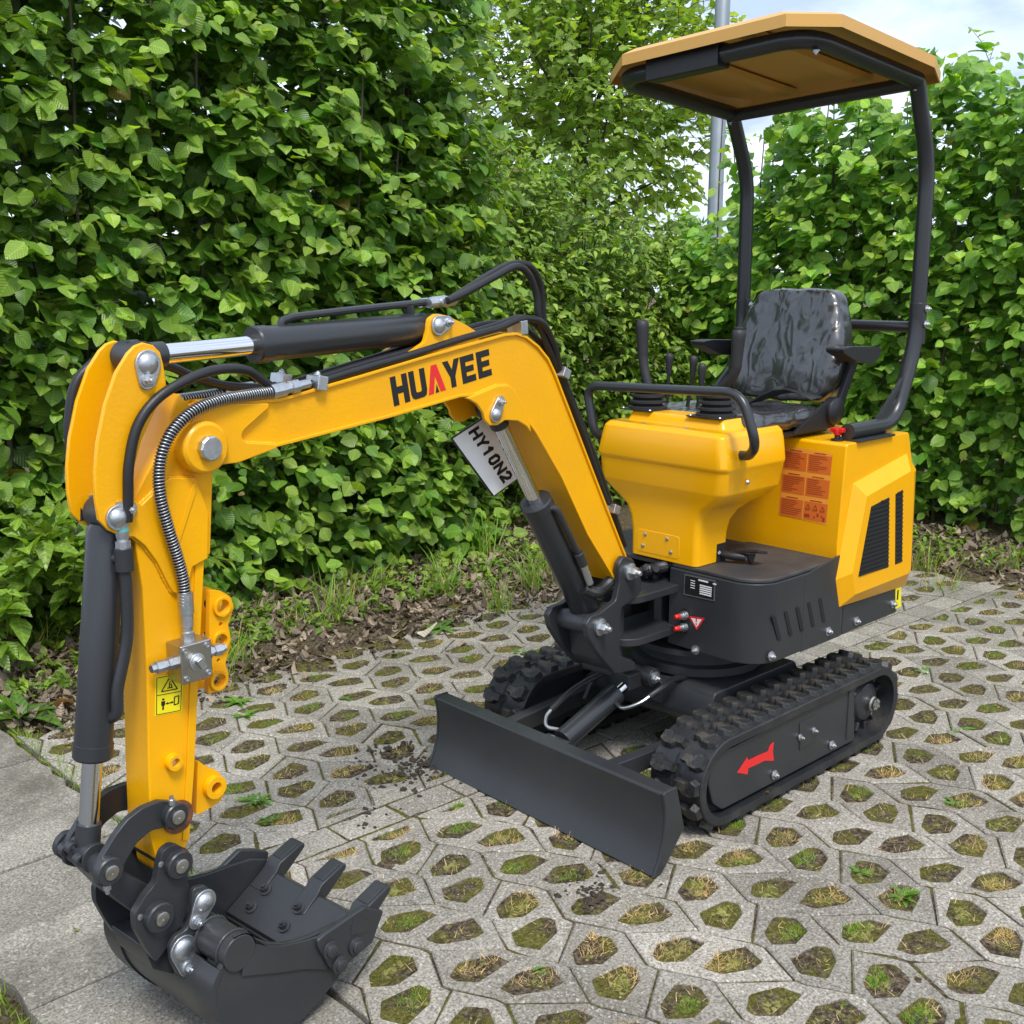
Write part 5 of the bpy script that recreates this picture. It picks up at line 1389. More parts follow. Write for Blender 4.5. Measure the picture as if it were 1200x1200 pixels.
gx = np.concatenate([np.array([-60, -30, -16, -10, -7, -5.5, -4.6]), np.arange(-4.0, 2.6, .025), np.array([2.9, 3.5, 5, 8, 14, 25, 50])])
gy = np.concatenate([np.array([-60, -30, -16, -10, -7, -5.5, -4.2, -3.4]), np.arange(-2.9, 1.7, .025), np.array([2.0, 2.6, 4, 7, 13, 25, 50])])
GX, GY = np.meshgrid(gx, gy, indexing='ij')
sl = -1.60 + .10 * np.sin(GX * 2.3 + .6) + .07 * np.sin(GX * 5.1)
border = np.clip((sl - GY) / .25, 0, 1)
border = np.maximum(border, np.clip((-2.62 - GX) / .25, 0, 1))
border = np.where(GX > 1.66, np.where(GY < -1.72, border, 0), border)
paved = 1 - border
hump = np.clip(np.maximum((sl - GY), (-2.62 - GX)), 0, 1.2)
GZ = (-.005 + .012 * (fbm(GX * 14, GY * 14, 3) - .5)) * paved + border * (.004 + .05 * fbm(GX * 3, GY * 3, 9) * hump + .035 * (fbm(GX * 16, GY * 16, 5) - .4) + .03 * hump)
GZ = np.where((GX > 1.64) & (GX < 2.19) & (GY > -1.75), -.03, GZ)
GZ = np.where((GX > 2.24), -.03, GZ)
far = (np.abs(GX) > 4.5) | (np.abs(GY) > 3.2)
GZ = np.where(far, -.03, GZ)
n_x, n_y = GX.shape
V = np.stack([GX, GY, GZ], -1).reshape(-1, 3)
idx = np.arange(n_x * n_y).reshape(n_x, n_y)
Fq = np.stack([idx[:-1, :-1], idx[1:, :-1], idx[1:, 1:], idx[:-1, 1:]], -1).reshape(-1, 4)
def np_mesh(name, V, F, mt, smooth=True, attrs=None, uv=None, col=None):
    me = bpy.data.meshes.new(name)
    n, k = F.shape
    me.vertices.add(len(V)); me.vertices.foreach_set('co', np.ascontiguousarray(V, np.float32).ravel())
    me.loops.add(n * k); me.loops.foreach_set('vertex_index', np.ascontiguousarray(F, np.int32).ravel())
    me.polygons.add(n)
    me.polygons.foreach_set('loop_start', np.arange(0, n * k, k, dtype=np.int32))
    me.polygons.foreach_set('use_smooth', np.full(n, smooth))
    if uv is not None:
        l_ = me.uv_layers.new(name='UVMap')
        l_.data.foreach_set('uv', np.ascontiguousarray(uv[F.ravel()], np.float32).ravel())
    if col is not None:
        a = me.color_attributes.new('tint', 'FLOAT_COLOR', 'POINT')
        a.data.foreach_set('color', np.ascontiguousarray(np.concatenate([col, np.ones((len(col), 1))], 1), np.float32).ravel())
    for an, av in (attrs or {}).items():
        a = me.attributes.new(an, 'FLOAT', 'POINT')
        a.data.foreach_set('value', np.ascontiguousarray(av, np.float32).ravel())
    me.update(calc_edges=True)
    me.materials.append(MATS[mt])
    return me
moss_at = np.where(paved > .5, 1.0, .22)
ground = link('ground', np_mesh('ground', V, Fq, 'mossy_soil', True, {'moss': moss_at.reshape(-1)}))
ground['kind'] = 'structure'

# ---- pavers: rows of six-sided stones, two soil pockets in each
PP, RP, X0 = .262, .195, 1.040
AMP = .029
def row_pts(n, ya, yb):
    """corner points of row line n strictly between ya and yb"""
    out = []
    for k in range(-12, 12):
        for y, s in ((.172, 1), (.198, .8), (.288, -.8), (.316, -1)):
            yy = y + k * PP
            if ya + .006 < yy < yb - .006:
                out.append((X0 + n * RP + AMP * s, yy))
    return sorted(out, key=lambda p: p[1])
def stone(n, k):
    kk = k * PP
    if n % 2 == 0:
        ua, la = .198 + kk, .288 + kk; us, ls = .8, -.8
    else:
        ua, la = .172 + kk, .316 - PP + kk; us, ls = 1, -1
    up = [(X0 + n * RP + AMP * us, ua)] + row_pts(n, ua, ua + PP) + [(X0 + n * RP + AMP * us, ua + PP)]
    lo = [(X0 + (n + 1) * RP + AMP * ls, la)] + row_pts(n + 1, la, la + PP) + [(X0 + (n + 1) * RP + AMP * ls, la + PP)]
    return up + lo[::-1]
def zz(u, v): return (380 + u * .26667, 900 + v * .26667)
HA = [[(1.0848, 0.0041, 0.0000), (1.0573, 0.0387, 0.0000), (1.0794, 0.0829, 0.0000), (1.1382, 0.0913, 0.0000), (1.1767, 0.0628, 0.0000), (1.1557, 0.0275, 0.0000)],
      [(1.1145, 0.1368, 0.0000), (1.1046, 0.1617, 0.0000), (1.1337, 0.1944, 0.0000), (1.1997, 0.2127, 0.0000), (1.2232, 0.1691, 0.0000), (1.1963, 0.1283, 0.0000)]]
HC = [[(1.4190, 0.1610, 0.0000), (1.3757, 0.1379, 0.0000), (1.3112, 0.1644, 0.0000), (1.3022, 0.2069, 0.0000), (1.3879, 0.2148, 0.0000), (1.4193, 0.1853, 0.0000)],
      [(1.3661, 0.2724, 0.0000), (1.3029, 0.2601, 0.0000), (1.2443, 0.2851, 0.0000), (1.2647, 0.3416, 0.0000), (1.2999, 0.3407, 0.0000), (1.3579, 0.3091, 0.0000)]]
HA = [[(x - 1.040, y) for x, y, z in h] for h in HA]
HC = [[(x - 1.235, y) for x, y, z in h] for h in HC]
def holes_of(n, k, jit):
    dx, dy = X0 + n * RP, (k + 1) * PP
    src = HA if n % 2 == 0 else HC
    if n % 2:
        dx, dy = X0 + n * RP, k * PP
    out = []
    for h in src:
        cx, cy = sum(p[0] for p in h) / len(h), sum(p[1] for p in h) / len(h)
        s = 1.17
        q = [(cx + (a - cx) * s + dx + rnd.uniform(-jit, jit), cy + (b - cy) * s + dy + rnd.uniform(-jit, jit)) for a, b in h]
        out.append(rpoly(q, .007, 2))
    return out
def clip(poly, nx, ny, c):
    """keep the side nx*x+ny*y >= c"""
    out = []
    for i in range(len(poly)):
        a, b = poly[i], poly[(i + 1) % len(poly)]
        da, db = nx * a[0] + ny * a[1] - c, nx * b[0] + ny * b[1] - c
        if da >= 0: out.append(a)
        if (da >= 0) != (db >= 0):
            t = da / (da - db)
            out.append((a[0] + (b[0] - a[0]) * t, a[1] + (b[1] - a[1]) * t))
    return out
def in_poly(p, poly):
    c = False
    for i in range(len(poly)):
        a, b = poly[i], poly[i - 1]
        if (a[1] > p[1]) != (b[1] > p[1]) and p[0] < (b[0] - a[0]) * (p[1] - a[1]) / (b[1] - a[1]) + a[0]:
            c = not c
    return c
def to_px(p):
    d = Vector(p) - CAM
    z = d.dot(c_f)
    return (600 + 1300 * d.dot(c_r) / z, 600 - 1300 * d.dot(c_u) / z, z) if z > .1 else (-9999, -9999, z)
def stone_geo(outer, holes, org, top=0.0, thick=.045, ch=.004):
    """stone with chamfered rims, coordinates relative to org"""
    mb = MB()
    o = inset(outer, .0025)
    rings_top = [inset(o, ch)] + [list(h) for h in holes]
    fn = lambda a, b, w: (a - org[0], b - org[1], w)
    big = []
    for h in holes:
        if area2(h) < 0: h = h[::-1]
        cx, cy = sum(p[0] for p in h) / len(h), sum(p[1] for p in h) / len(h)
        big.append(([(cx + (a - cx) * 1.07, cy + (b - cy) * 1.07) for a, b in h], h))
    R0 = [inset(o, ch)] + [b_[0][::-1] for b_ in big]
    flat = [p for r in R0 for p in r]
    tri = tessellate_polygon([[Vector((p[0], p[1], 0)) for p in r] for r in R0])
    vs = [fn(p[0], p[1], top) for p in flat]
    fs = []
    for a, b, c in tri:
        A = (flat[b][0] - flat[a][0]) * (flat[c][1] - flat[a][1]) - (flat[b][1] - flat[a][1]) * (flat[c][0] - flat[a][0])
        fs.append((a, b, c) if A > 0 else (a, c, b))
    mb.add(vs, fs)
    i_o = inset(o, ch)
    oo = o if area2(o) > 0 else o[::-1]
    n = len(oo)
    mb.add([fn(*p, top) for p in i_o] + [fn(*p, top - ch) for p in oo] + [fn(*p, top - thick) for p in oo],
           [(i, i + n, (i + 1) % n + n, (i + 1) % n) for i in range(n)] + [(i + n, i + 2 * n, (i + 1) % n + 2 * n, (i + 1) % n + n) for i in range(n)])
    for bg, sm in big:
        n = len(bg)
        mb.add([fn(*p, top) for p in bg] + [fn(*p, top - ch) for p in sm] + [fn(*p, top - thick) for p in sm],
               [((i + 1) % n, (i + 1) % n + n, i + n, i) for i in range(n)] + [((i + 1) % n + n, (i + 1) % n + 2 * n, i + 2 * n, i + n) for i in range(n)])
    return mb
def finish(mb, name, mt):
    me = bpy.data.meshes.new(name)
    me.from_pydata(mb.v, [], mb.f)
    me.polygons.foreach_set('use_smooth', [False] * len(me.polygons))
    me.materials.append(MATS[mt])
    return me
POCKETS = []
stones = []
SHARED = {}
for n in range(-20, 4):
    for k in range(-11, 11):
        base = stone(n, k)
        cx, cy = sum(p[0] for p in base) / len(base), sum(p[1] for p in base) / len(base)
        if cx < soil_rear(cy) or cy < soil_left(cx) or cy > 2.2:
            continue
        px = to_px((cx, cy, 0))
        vis = -90 < px[0] < 1290 and px[1] < 1330
        if not vis and not (-2.7 < cx < 2 and -2 < cy < 1.9):
            continue
        for side in (1, -1):
            c = clip(base, .0325 * side, 1.0 * side, (-.199 if side > 0 else .317))
            c = clip(c, -1, 0, -1.648)
            if len(c) < 3 or abs(area2(c)) < .0006:
                continue
            whole = len(c) == len(base) and all(abs(a[0] - b[0]) + abs(a[1] - b[1]) < 1e-9 for a, b in zip(c, base))
            hs = holes_of(n, k, .0)
            ci = inset(c, .010)
            good = [h for h in hs if all(in_poly(p, ci) for p in h)]
            if not whole:      # pockets cut by the edge keep what is left of them
                cut = []
                for h in hs:
                    if h in good or not any(in_poly(p, ci) for p in h): continue
                    q = clip(h, .0325 * side, 1.0 * side, (-.199 if side > 0 else .317) + .028)
                    q = clip(q, -1, 0, -1.620)
                    if len(q) > 3 and abs(area2(q)) > .0012 and all(in_poly(p, inset(c, .006)) for p in q): cut.append(q)
                good += cut
            stones.append((px[2] if vis else 99 + px[2], n, k, c, whole, good, (cx, cy)))
stones.sort(key=lambda s: s[0])
rest = MB()
pav_objs = []
for i, (d, n, k, c, whole, hs, org) in enumerate(stones):
    for h in hs: POCKETS.append(h)
    tilt = (rnd.uniform(-.006, .006), rnd.uniform(-.006, .006), rnd.uniform(-.008, .008)); dz = rnd.uniform(-.0025, .0025)
    if i < 300:
        if whole and len(hs) == 2:
            var = (n % 2, rnd.randrange(5))
            if var not in SHARED:
                SHARED[var] = finish(stone_geo([(a + rnd.uniform(-.0025, .0025), b + rnd.uniform(-.0025, .0025)) for a, b in c], [[(a + rnd.uniform(-.002, .002), b + rnd.uniform(-.002, .002)) for a, b in h] for h in hs], org), 'paver', 'paver_concrete')
            me = SHARED[var]
        else:
            me = finish(stone_geo(c, hs, org), 'paver', 'paver_concrete')
        pav_objs.append((me, (org[0], org[1], dz), tilt))
    else:
        g = stone_geo(c, hs, (0, 0), dz)
        rest.add(g.v, g.f)
if not rest.v:
    rest.box((0, 0, -.04), (.01, .01, .01))
paving = link('paving', finish(rest, 'paving', 'paver_concrete'))
paving['kind'] = 'structure'
for me, loc, tl in pav_objs:
    o = link('paver', me, paving)
    o.location = loc
    o.rotation_euler = tl
# straight band of plain stones through the pavers
x = 1.655
while x > -2.9:
    l_ = .205 + rnd.uniform(-.006, .006)
    x0 = x - l_
    c = [(x, kerb_lo(x) - .002), (x, kerb_hi(x) + .002), (x0, kerb_hi(x0) + .002), (x0, kerb_lo(x0) - .002)]
    o = link('edging_stone', finish(stone_geo(c, [], ((x + x0) / 2, kerb_lo(x)), 0, .05, .004), 'edging_stone', 'paver_concrete'), paving)
    o.location = ((x + x0) / 2, kerb_lo(x), rnd.uniform(-.002, .002))
    o.rotation_euler = (rnd.uniform(-.01, .01), rnd.uniform(-.006, .006), 0)
    x = x0 - .004
# concrete slabs along the left edge
strip = link('concrete_strip', finish(MB().box((1.915, -.55, -.045), (.49, 3.2, .02)), 'concrete_strip', 'slab_concrete'))
strip['kind'] = 'structure'
ycuts = [-2.02, -1.70, -1.385, -1.06, -.725, -.425, -.10, .215, .53, .85]
for a, b in zip(ycuts[:-1], ycuts[1:]):
    ed = []
    for (xa, ya, xb, yb) in ((1.668, a + .0015, 2.165, a + .0015), (2.165, a + .0015, 2.165, b - .0015), (2.165, b - .0015, 1.668, b - .0015), (1.668, b - .0015, 1.668, a + .0015)):
        for t_ in range(6):
            f = t_ / 6
            ed.append((xa + (xb - xa) * f + rnd.uniform(-.009, .009) * (t_ > 0), ya + (yb - ya) * f + rnd.uniform(-.0015, .0015) * (t_ > 0)))
    o = link('slab', finish(stone_geo(ed, [], (1.915, (a + b) / 2), 0, .05, .003), 'slab', 'slab_concrete'), strip)
    o.location = (1.915, (a + b) / 2, .004 + rnd.uniform(-.003, .003))
    o.rotation_euler = (rnd.uniform(-.006, .006), rnd.uniform(-.006, .006), rnd.uniform(-.002, .002))
mat('asphalt', (0.075, 0.075, 0.073), 0.9, col2=(0.15, 0.148, 0.14), scale=180, bump=0.6, bscale=200)
road = link('road', finish(MB().add([(2.235, -14, -.004), (30, -14, -.004), (30, 14, -.004), (2.235, 14, -.004)], [(0, 1, 2, 3)]), 'road', 'asphalt'))
road['kind'] = 'structure'

# ------------------------------------------------------------------ plants
def unit(a): return a / np.maximum(1e-9, np.linalg.norm(a, axis=-1, keepdims=True))
def leaf_shape(kind):
    if kind == 'hazel':
        T = [0, .06, .29, .56, .82, 1.0]; Wd = [.06, .29, .465, .455, .25, .006]; U = [-1, 0, 1]
        cren, fold, droop, pleat = .045, .10, .22, .012
    elif kind == 'dogwood':
        T = [0, .15, .42, .74, 1.0]; Wd = [.02, .19, .275, .16, .008]; U = [-1, 0, 1]
        cren, fold, droop, pleat = .0, .16, .30, .0
    elif kind == 'maple':
        T = [0, .20, .48, .66, 1.0]; Wd = [.06, .42, .27, .36, .01]; U = [-1, 0, 1]
        cren, fold, droop, pleat = .0, .10, .15, .0
    elif kind == 'dead':
        T = [0, .3, .65, 1.0]; Wd = [.06, .30, .27, .02]; U = [-1, 0, 1]
        cren, fold, droop, pleat = .15, -.35, -.35, .05
    elif kind == 'hazel_low':
        T = [0, .42, 1.0]; Wd = [.16, .47, .05]; U = [-1, 0, 1]
        cren, fold, droop, pleat = .0, .13, .20, .0
    elif kind == 'long_grass':
        T = [0, .3, .6, .85, 1.0]; Wd = [.013, .013, .011, .007, .001]; U = [-1, 1]
        cren, fold, droop, pleat = 0, 0, .45, 0
    else:   # short blade of grass
        T = [0, 1.0]; Wd = [.055, .012]; U = [-1, 1]
        cren, fold, droop, pleat = 0, 0, .35, 0
    V, UV, F = [], [], []
    m_ = len(U)
    for i, (t, w) in enumerate(zip(T, Wd)):
        for u in U:
            ww = w * (1 + (cren * (-1) ** i if abs(u) == 1 else 0))
            back = -.10 * abs(u) if (i == 0 and kind == 'hazel') else 0
            V.append((u * ww, t + back, fold * abs(u) * w * 1.6 - droop * t * t + pleat * ((-1) ** i) * abs(u)))
            UV.append((u * w, t))
    for i in range(len(T) - 1):
        for j in range(m_ - 1):
            F.append((i * m_ + j, i * m_ + j + 1, (i + 1) * m_ + j + 1, (i + 1) * m_ + j))
    return np.array(V), np.array(F), np.array(UV)
SHP = {k: leaf_shape(k) for k in ('hazel', 'hazel_low', 'dogwood', 'maple', 'dead', 'grass', 'long_grass')}
def leaf_frames(dirv, nrm):
    y = unit(dirv)
    z = unit(nrm - y * (nrm * y).sum(-1, keepdims=True))
    x = np.cross(y, z)
    return x, y, z
def leaves_mesh(name, kind, pos, dirv, nrm, sc, tint, mt):
    V, F, UV = SHP[kind]
    x, y, z = leaf_frames(dirv, nrm)
    s = sc[:, None, None]
    bend = RNG.uniform(.4, 1.7, (len(pos), 1, 1))
    W = pos[:, None, :] + s * (V[None, :, 0:1] * x[:, None] + V[None, :, 1:2] * y[:, None] + V[None, :, 2:3] * bend * z[:, None])
    n, k = W.shape[:2]
    Fa = (F[None] + (np.arange(n) * k)[:, None, None]).reshape(-1, 4)
    return np_mesh(name, W.reshape(-1, 3), Fa, mt, True, None, np.tile(UV, (n, 1)), np.repeat(tint, k, 0))
def px_np(P):
    d = P - np.array(CAM)
    z = d @ np.array(c_f)
    z = np.where(z > .1, z, .1)
    return 600 + 1300 * (d @ np.array(c_r)) / z, 600 - 1300 * (d @ np.array(c_u)) / z, z
def plant_leaves(root, kind, pos, dirv, nrm, sc, tint, mt, singles=300, part='foliage'):
    """the leaves that show largest are objects of their own, the rest one mass"""
    N = len(pos)
    sel = np.zeros(N, bool)
    if singles:
        u, v, z = px_np(pos)
        key = np.where((u > -20) & (u < 1220) & (v > -20) & (v < 1220), z - sc * 3.0, 1e6)
        sel[np.argsort(key)[:min(singles, N)]] = True
    m_ = ~sel
    fo = link(part, leaves_mesh(part, kind, pos[m_], dirv[m_], nrm[m_], sc[m_], tint[m_], mt), root)
    fo['kind'] = 'stuff'
    fo.matrix_parent_inverse = root_inv(root)
    if not singles:
        return
    order = np.where(sel)[0]
    q = np.argsort(tint[order][:, 1])
    order = order[q]
    groups = np.array_split(order, 6)
    X, Y, Z = leaf_frames(dirv, nrm)
    for g in groups:
        if not len(g): continue
        tm = tint[g].mean(0)[None]
        me = [leaves_mesh('leaf', kind, np.zeros((1, 3)), np.array([[0, 1., 0]]), np.array([[0, 0, 1.]]), np.ones(1), tm * f, mt) for f in (.9, 1.08)]
        for j, i in enumerate(g):
            o = link('leaf', me[j % 2], root)
            M = np.eye(4)
            M[:3, 0], M[:3, 1], M[:3, 2], M[:3, 3] = X[i] * sc[i], Y[i] * sc[i], Z[i] * sc[i], pos[i]
            o.matrix_parent_inverse = root_inv(root)
            o.matrix_basis = Matrix(M.tolist())
def root_inv(root):
    return (Matrix.Translation(root.location) @ root.rotation_euler.to_matrix().to_4x4()).inverted()

def shoots(N, root_fn, out_fn, nleaf, length, lsize, pal, up=.6, droop=.35, face=.75, young=.5):
    """N leafy shoots; root_fn(n)->points, out_fn(points)->outward normals; returns leaf arrays and shoot paths"""
    R0 = root_fn(N)
    out = out_fn(R0)
    UPV = np.array([0, 0, 1.0])
    d = unit(out * RNG.uniform(.3, 1.0, (N, 1)) + UPV * RNG.uniform(up - .35, up + .35, (N, 1)) + RNG.normal(0, .38, (N, 3)))
    Ln = length * RNG.uniform(.6, 1.35, N)
    P_, D_, N_, S_, C_ = [], [], [], [], []
    side0 = unit(np.cross(d, UPV) + 1e-3)
    tone = RNG.normal(0, .16, N)
    for j in range(nleaf):
        t = (j + .6 + RNG.uniform(-.3, .3, N)) / nleaf
        p = R0 + d * (Ln * t)[:, None] - UPV * (Ln * droop * t * t)[:, None]
        sg = np.where((j + RNG.integers(0, 2, N)) % 2 == 0, 1.0, -1.0)
        ld = unit(side0 * sg[:, None] * RNG.uniform(.3, 1.0, (N, 1)) + out * RNG.uniform(.1, .9, (N, 1)) + d * .35 - UPV * RNG.uniform(.0, .9, (N, 1)) + RNG.normal(0, .25, (N, 3)))
        ln = unit(out * RNG.uniform(.3, 1.0, (N, 1)) * face + UPV * RNG.uniform(.35, 1.0, (N, 1)) + RNG.normal(0, .30, (N, 3)))
        s = lsize * RNG.uniform(.45, 1.35, N) * (1.08 - .45 * np.clip(t, 0, 1) ** 2)
        yg = np.clip(young * (t - .45) * 1.6 + RNG.normal(0, .18, N) + tone + .12, 0, 1)[:, None]
        col = pal[0] * (1 - yg) + pal[1] * yg
        col = col * RNG.uniform(.70, 1.22, (N, 1)) * (1 + RNG.normal(0, .035, (N, 3)))
        old = RNG.random(N) < .003
        col[old] = np.array([.26, .20, .05]) * RNG.uniform(.6, 1.2, (old.sum(), 1))
        P_.append(p); D_.append(ld); N_.append(ln); S_.append(s); C_.append(col)
    paths = np.stack([R0, R0 + d * (Ln * .5)[:, None] - UPV * (Ln * droop * .25)[:, None], R0 + d * Ln[:, None] - UPV * (Ln * droop)[:, None]], 1)
    return [np.concatenate(a) for a in (P_, D_, N_, S_, C_)], paths
def twig_mass(root, paths, r, name='twig'):
    mb = MB()
    for p in paths:
        mb.tube([tuple(q) for q in p], [r, r * .7, r * .35], 3, False)
    o = mb.build(name, 'twig_bark', root, ang=80)
    o.matrix_parent_inverse = root_inv(root)
    o['kind'] = 'stuff'
def stems(root, pts, r0, r1, name='stem', mt='bark'):
    for a, b in pts:
        a, b = Vector(a), Vector(b)
        q = [a.lerp(b, t) + Vector((rnd.uniform(-.05, .05), rnd.uniform(-.05, .05), 0)) * (t * (1.2 - t)) for t in (0, .2, .4, .6, .8, 1)]
        mb = MB().tube(spline(q, 3), [r0 + (r1 - r0) * k / 15 for k in range(16)], 7)
        mb.build(name, mt, root, ang=70).matrix_parent_inverse = root_inv(root)
PH = [np.array([.100, .218, .028]), np.array([.310, .460, .064])]       # hazel: mature, young
PD = [np.array([.140, .250, .030]), np.array([.320, .460, .065])]
PT = [np.array([.21, .33, .075]), np.array([.34, .46, .120])]

# ---- tall hazel hedge along the left
hz = setp(empty('hazel_hedge', (.4, -2.7, 0)), 'tall dense hazel hedge with big round leaves filling the left background', 'hedge')
def surf_l(x, z):
    e = np.clip((-x - 1.15) / .5, 0, 1)
    return -2.28 - .30 * (fbm(x * 1.5, z * 1.5, 21) - .45) - .9 * e ** 2 + .06 * np.clip(.8 - z, 0, 1) + .20 * np.clip((z - .8) / 1.0, 0, 1) - .09 * z
def root_l(n):
    x = RNG.uniform(-1.62, 2.3, n); z = .04 + 3.3 * RNG.random(n) ** 1.12
    return np.stack([x, surf_l(x, z) - .16 - .62 * RNG.random(n) ** 1.5, z], 1)
def out_l(p):
    e = np.clip((-p[:, 0] - 1.1) / .5, 0, 1)
    return unit(np.stack([-e * .9 + RNG.normal(0, .15, len(p)), np.ones(len(p)), RNG.normal(.05, .1, len(p))], 1))
A_, paths = shoots(3700, root_l, out_l, 7, .29, .083, PH, up=.45, young=.85)
plant_leaves(hz, 'hazel', *A_, 'hazel_leaf')
def root_l2(n):
    p = root_l(n); p[:, 1] -= .25 + .45 * RNG.random(n); return p
A2, _ = shoots(3500, root_l2, out_l, 7, .34, .092, [PH[0] * 1.15, PH[1] * .9], up=.42, young=.4)  # mature tint lightened to stand in for light between the leaves
plant_leaves(hz, 'hazel_low', *A2, 'hazel_leaf', singles=0, part='inner_foliage')
twig_mass(hz, paths[::2], .0035)
stems(hz, [((x, -2.75 + rnd.uniform(-.2, .15), 0), (x + rnd.uniform(-.25, .25), -2.65 + rnd.uniform(-.3, .25), rnd.uniform(2.4, 3.4))) for x in np.arange(-1.2, 2.2, .17)], .016, .004)

# ---- dogwood shrub in the corner
dg = setp(empty('dogwood_shrub', (-2.2, -2.9, 0)), 'lighter green small-leaved shrub between the two hedges', 'shrub')
def top_d(x): return 2.56 + .40 * (x + 1.5) * np.where(x < -1.5, 1, 0) + .12 * np.sin(x * 7)
def surf_d(x, z): return -2.62 - .34 * (fbm(x * 2.2 + 5, z * 2.2, 33) - .45) - .28 * np.clip(z - 1.2, 0, 2) + .08 * np.clip(.8 - z, 0, 1) + .12 * np.clip((z - .5) / .7, 0, 1)
def root_d(n):
    x = RNG.uniform(-3.45, -.75, n)
    z = .05 + (top_d(x) - .15) * RNG.random(n) ** 1.0
    return np.stack([x, surf_d(x, z) - .10 - .60 * RNG.random(n) ** 1.4, z], 1)
def out_d(p): return unit(np.stack([RNG.normal(.15, .25, len(p)), np.ones(len(p)), .25 + .3 * np.clip(p[:, 2] - 1.4, 0, 1)], 1))
A_, paths = shoots(2700, root_d, out_d, 8, .30, .066, PD, up=.75, young=.7)
plant_leaves(dg, 'dogwood', *A_, 'dogwood_leaf')
def root_d2(n):
    p = root_d(n); p[:, 1] -= .3 + .5 * RNG.random(n); p[:, 2] *= .95; return p
A2, _ = shoots(2500, root_d2, out_d, 7, .34, .085, [PD[0] * 1.1, PD[1] * .9], up=.7, young=.4)  # mature tint raised in place of light reaching the inner leaves
plant_leaves(dg, 'hazel_low', *A2, 'dogwood_leaf', singles=0, part='inner_foliage')
twig_mass(dg, paths, .0028)
stems(dg, [((x, -2.9 + rnd.uniform(-.2, .2), 0), (x + rnd.uniform(-.3, .3), -2.85 + rnd.uniform(-.3, .2), rnd.uniform(1.3, 2.1))) for x in np.arange(-3.2, -.9, .2)], .012, .003)

# ---- hazel hedge across the back on the right
hr = setp(empty('hazel_hedge', (-3.8, .2, 0)), 'hazel hedge with leaves tinted as if backlit, behind the seat and canopy on the right', 'hedge')
def surf_r(y, z): return -3.42 + .34 * (fbm(y * 1.7 + 9, z * 1.7, 51) - .45) - .10 * np.clip(z - 1.4, 0, 2) + .10 * np.sin(y * 2.1) + .16 * np.clip((z - .6) / .8, 0, 1)
def top_r(y): return 2.74 - .75 * np.clip((-2.0 - y) / .5, 0, 1) + .16 * np.sin(y * 5.3) + .10 * np.sin(y * 11 + 1)
def root_r(n):
    y = RNG.uniform(-3.0, 2.2, n)
    z = .04 + (top_r(y) - .16) * RNG.random(n) ** 1.0
    return np.stack([surf_r(y, z) - .12 - .62 * RNG.random(n) ** 1.4, y, z], 1)
def out_r(p): return unit(np.stack([np.ones(len(p)), RNG.normal(.1, .2, len(p)), RNG.normal(.1, .12, len(p))], 1))
A_, paths = shoots(3500, root_r, out_r, 7, .30, .082, [PH[0] * 1.45, PH[1] * 1.15], up=.65, young=.9)  # leaf tints brightened to stand in for light through the leaves
plant_leaves(hr, 'hazel', *A_, 'hazel_leaf')
def root_r2(n):
    p = root_r(n); p[:, 0] -= .25 + .45 * RNG.random(n); p[:, 2] *= .93; return p
A2, _ = shoots(3200, root_r2, out_r, 7, .34, .092, [PH[0] * 1.3, PH[1] * 1.0], up=.6, young=.5)  # inner tints brightened too, light put into the leaf colour
plant_leaves(hr, 'hazel_low', *A2, 'hazel_leaf', singles=0, part='inner_foliage')
twig_mass(hr, paths[::2], .0032)
stems(hr, [((-3.75 + rnd.uniform(-.2, .15), y, 0), (-3.65 + rnd.uniform(-.2, .2), y + rnd.uniform(-.2, .2), rnd.uniform(2.2, 2.85))) for y in np.arange(-2.8, 2.1, .18)], .013, .0035)

# ---- tree beyond the hedges
TP_ = CAM + 11.0 * (c_f + c_r * ((682 - 600) / 1300) + c_u * ((600 - 60) / 1300))
tx, ty, tz = TP_
tr = setp(empty('maple_tree', (tx, ty, 0)), 'airy pale green tree crown rising behind the small-leaved shrub', 'tree')
def root_t(n):
    u = unit(RNG.normal(0, 1, (n, 3))); r = RNG.random(n) ** .42
    q = u * r[:, None] * np.array([1.32, 1.32, 1.85])
    q *= (.78 + .45 * fbm(u[:, 0] * 2.6 + 4, u[:, 2] * 2.6 + u[:, 1] * 2, 71))[:, None]
    return q + np.array([tx, ty, tz - .35])
def out_t(p): return unit(p - np.array([tx, ty, tz - .8]))
A_, paths = shoots(1700, root_t, out_t, 8, .42, .105, PT, up=.45, young=.6, face=.4)
plant_leaves(tr, 'maple', *A_, 'tree_leaf', part='crown')
twig_mass(tr, paths, .006)
trunk = MB().tube(spline([(tx, ty, -.05), (tx + .05, ty, 1.0), (tx - .03, ty + .04, 1.9), (tx, ty, 3.0), (tx + .02, ty, tz + .9)], 5), [.14 - .12 * k / 20 for k in range(21)], 10).build('trunk', 'bark', tr, ang=70)
trunk.matrix_parent_inverse = root_inv(tr)
for k in range(16):
    a = k * 2.4; z0 = 1.6 + (tz - .5) * .11 * (k % 9)
    e = Vector((tx + math.cos(a) * rnd.uniform(.5, 1.1), ty + math.sin(a) * rnd.uniform(.5, 1.1), z0 + rnd.uniform(.6, 1.3)))
    MB().tube(spline([(tx, ty, z0), (tx + math.cos(a) * .3, ty + math.sin(a) * .3, z0 + .3), tuple(e)], 5), [.035 - .030 * j / 10 for j in range(11)], 6).build('branch', 'bark', tr, ang=70).matrix_parent_inverse = root_inv(tr)

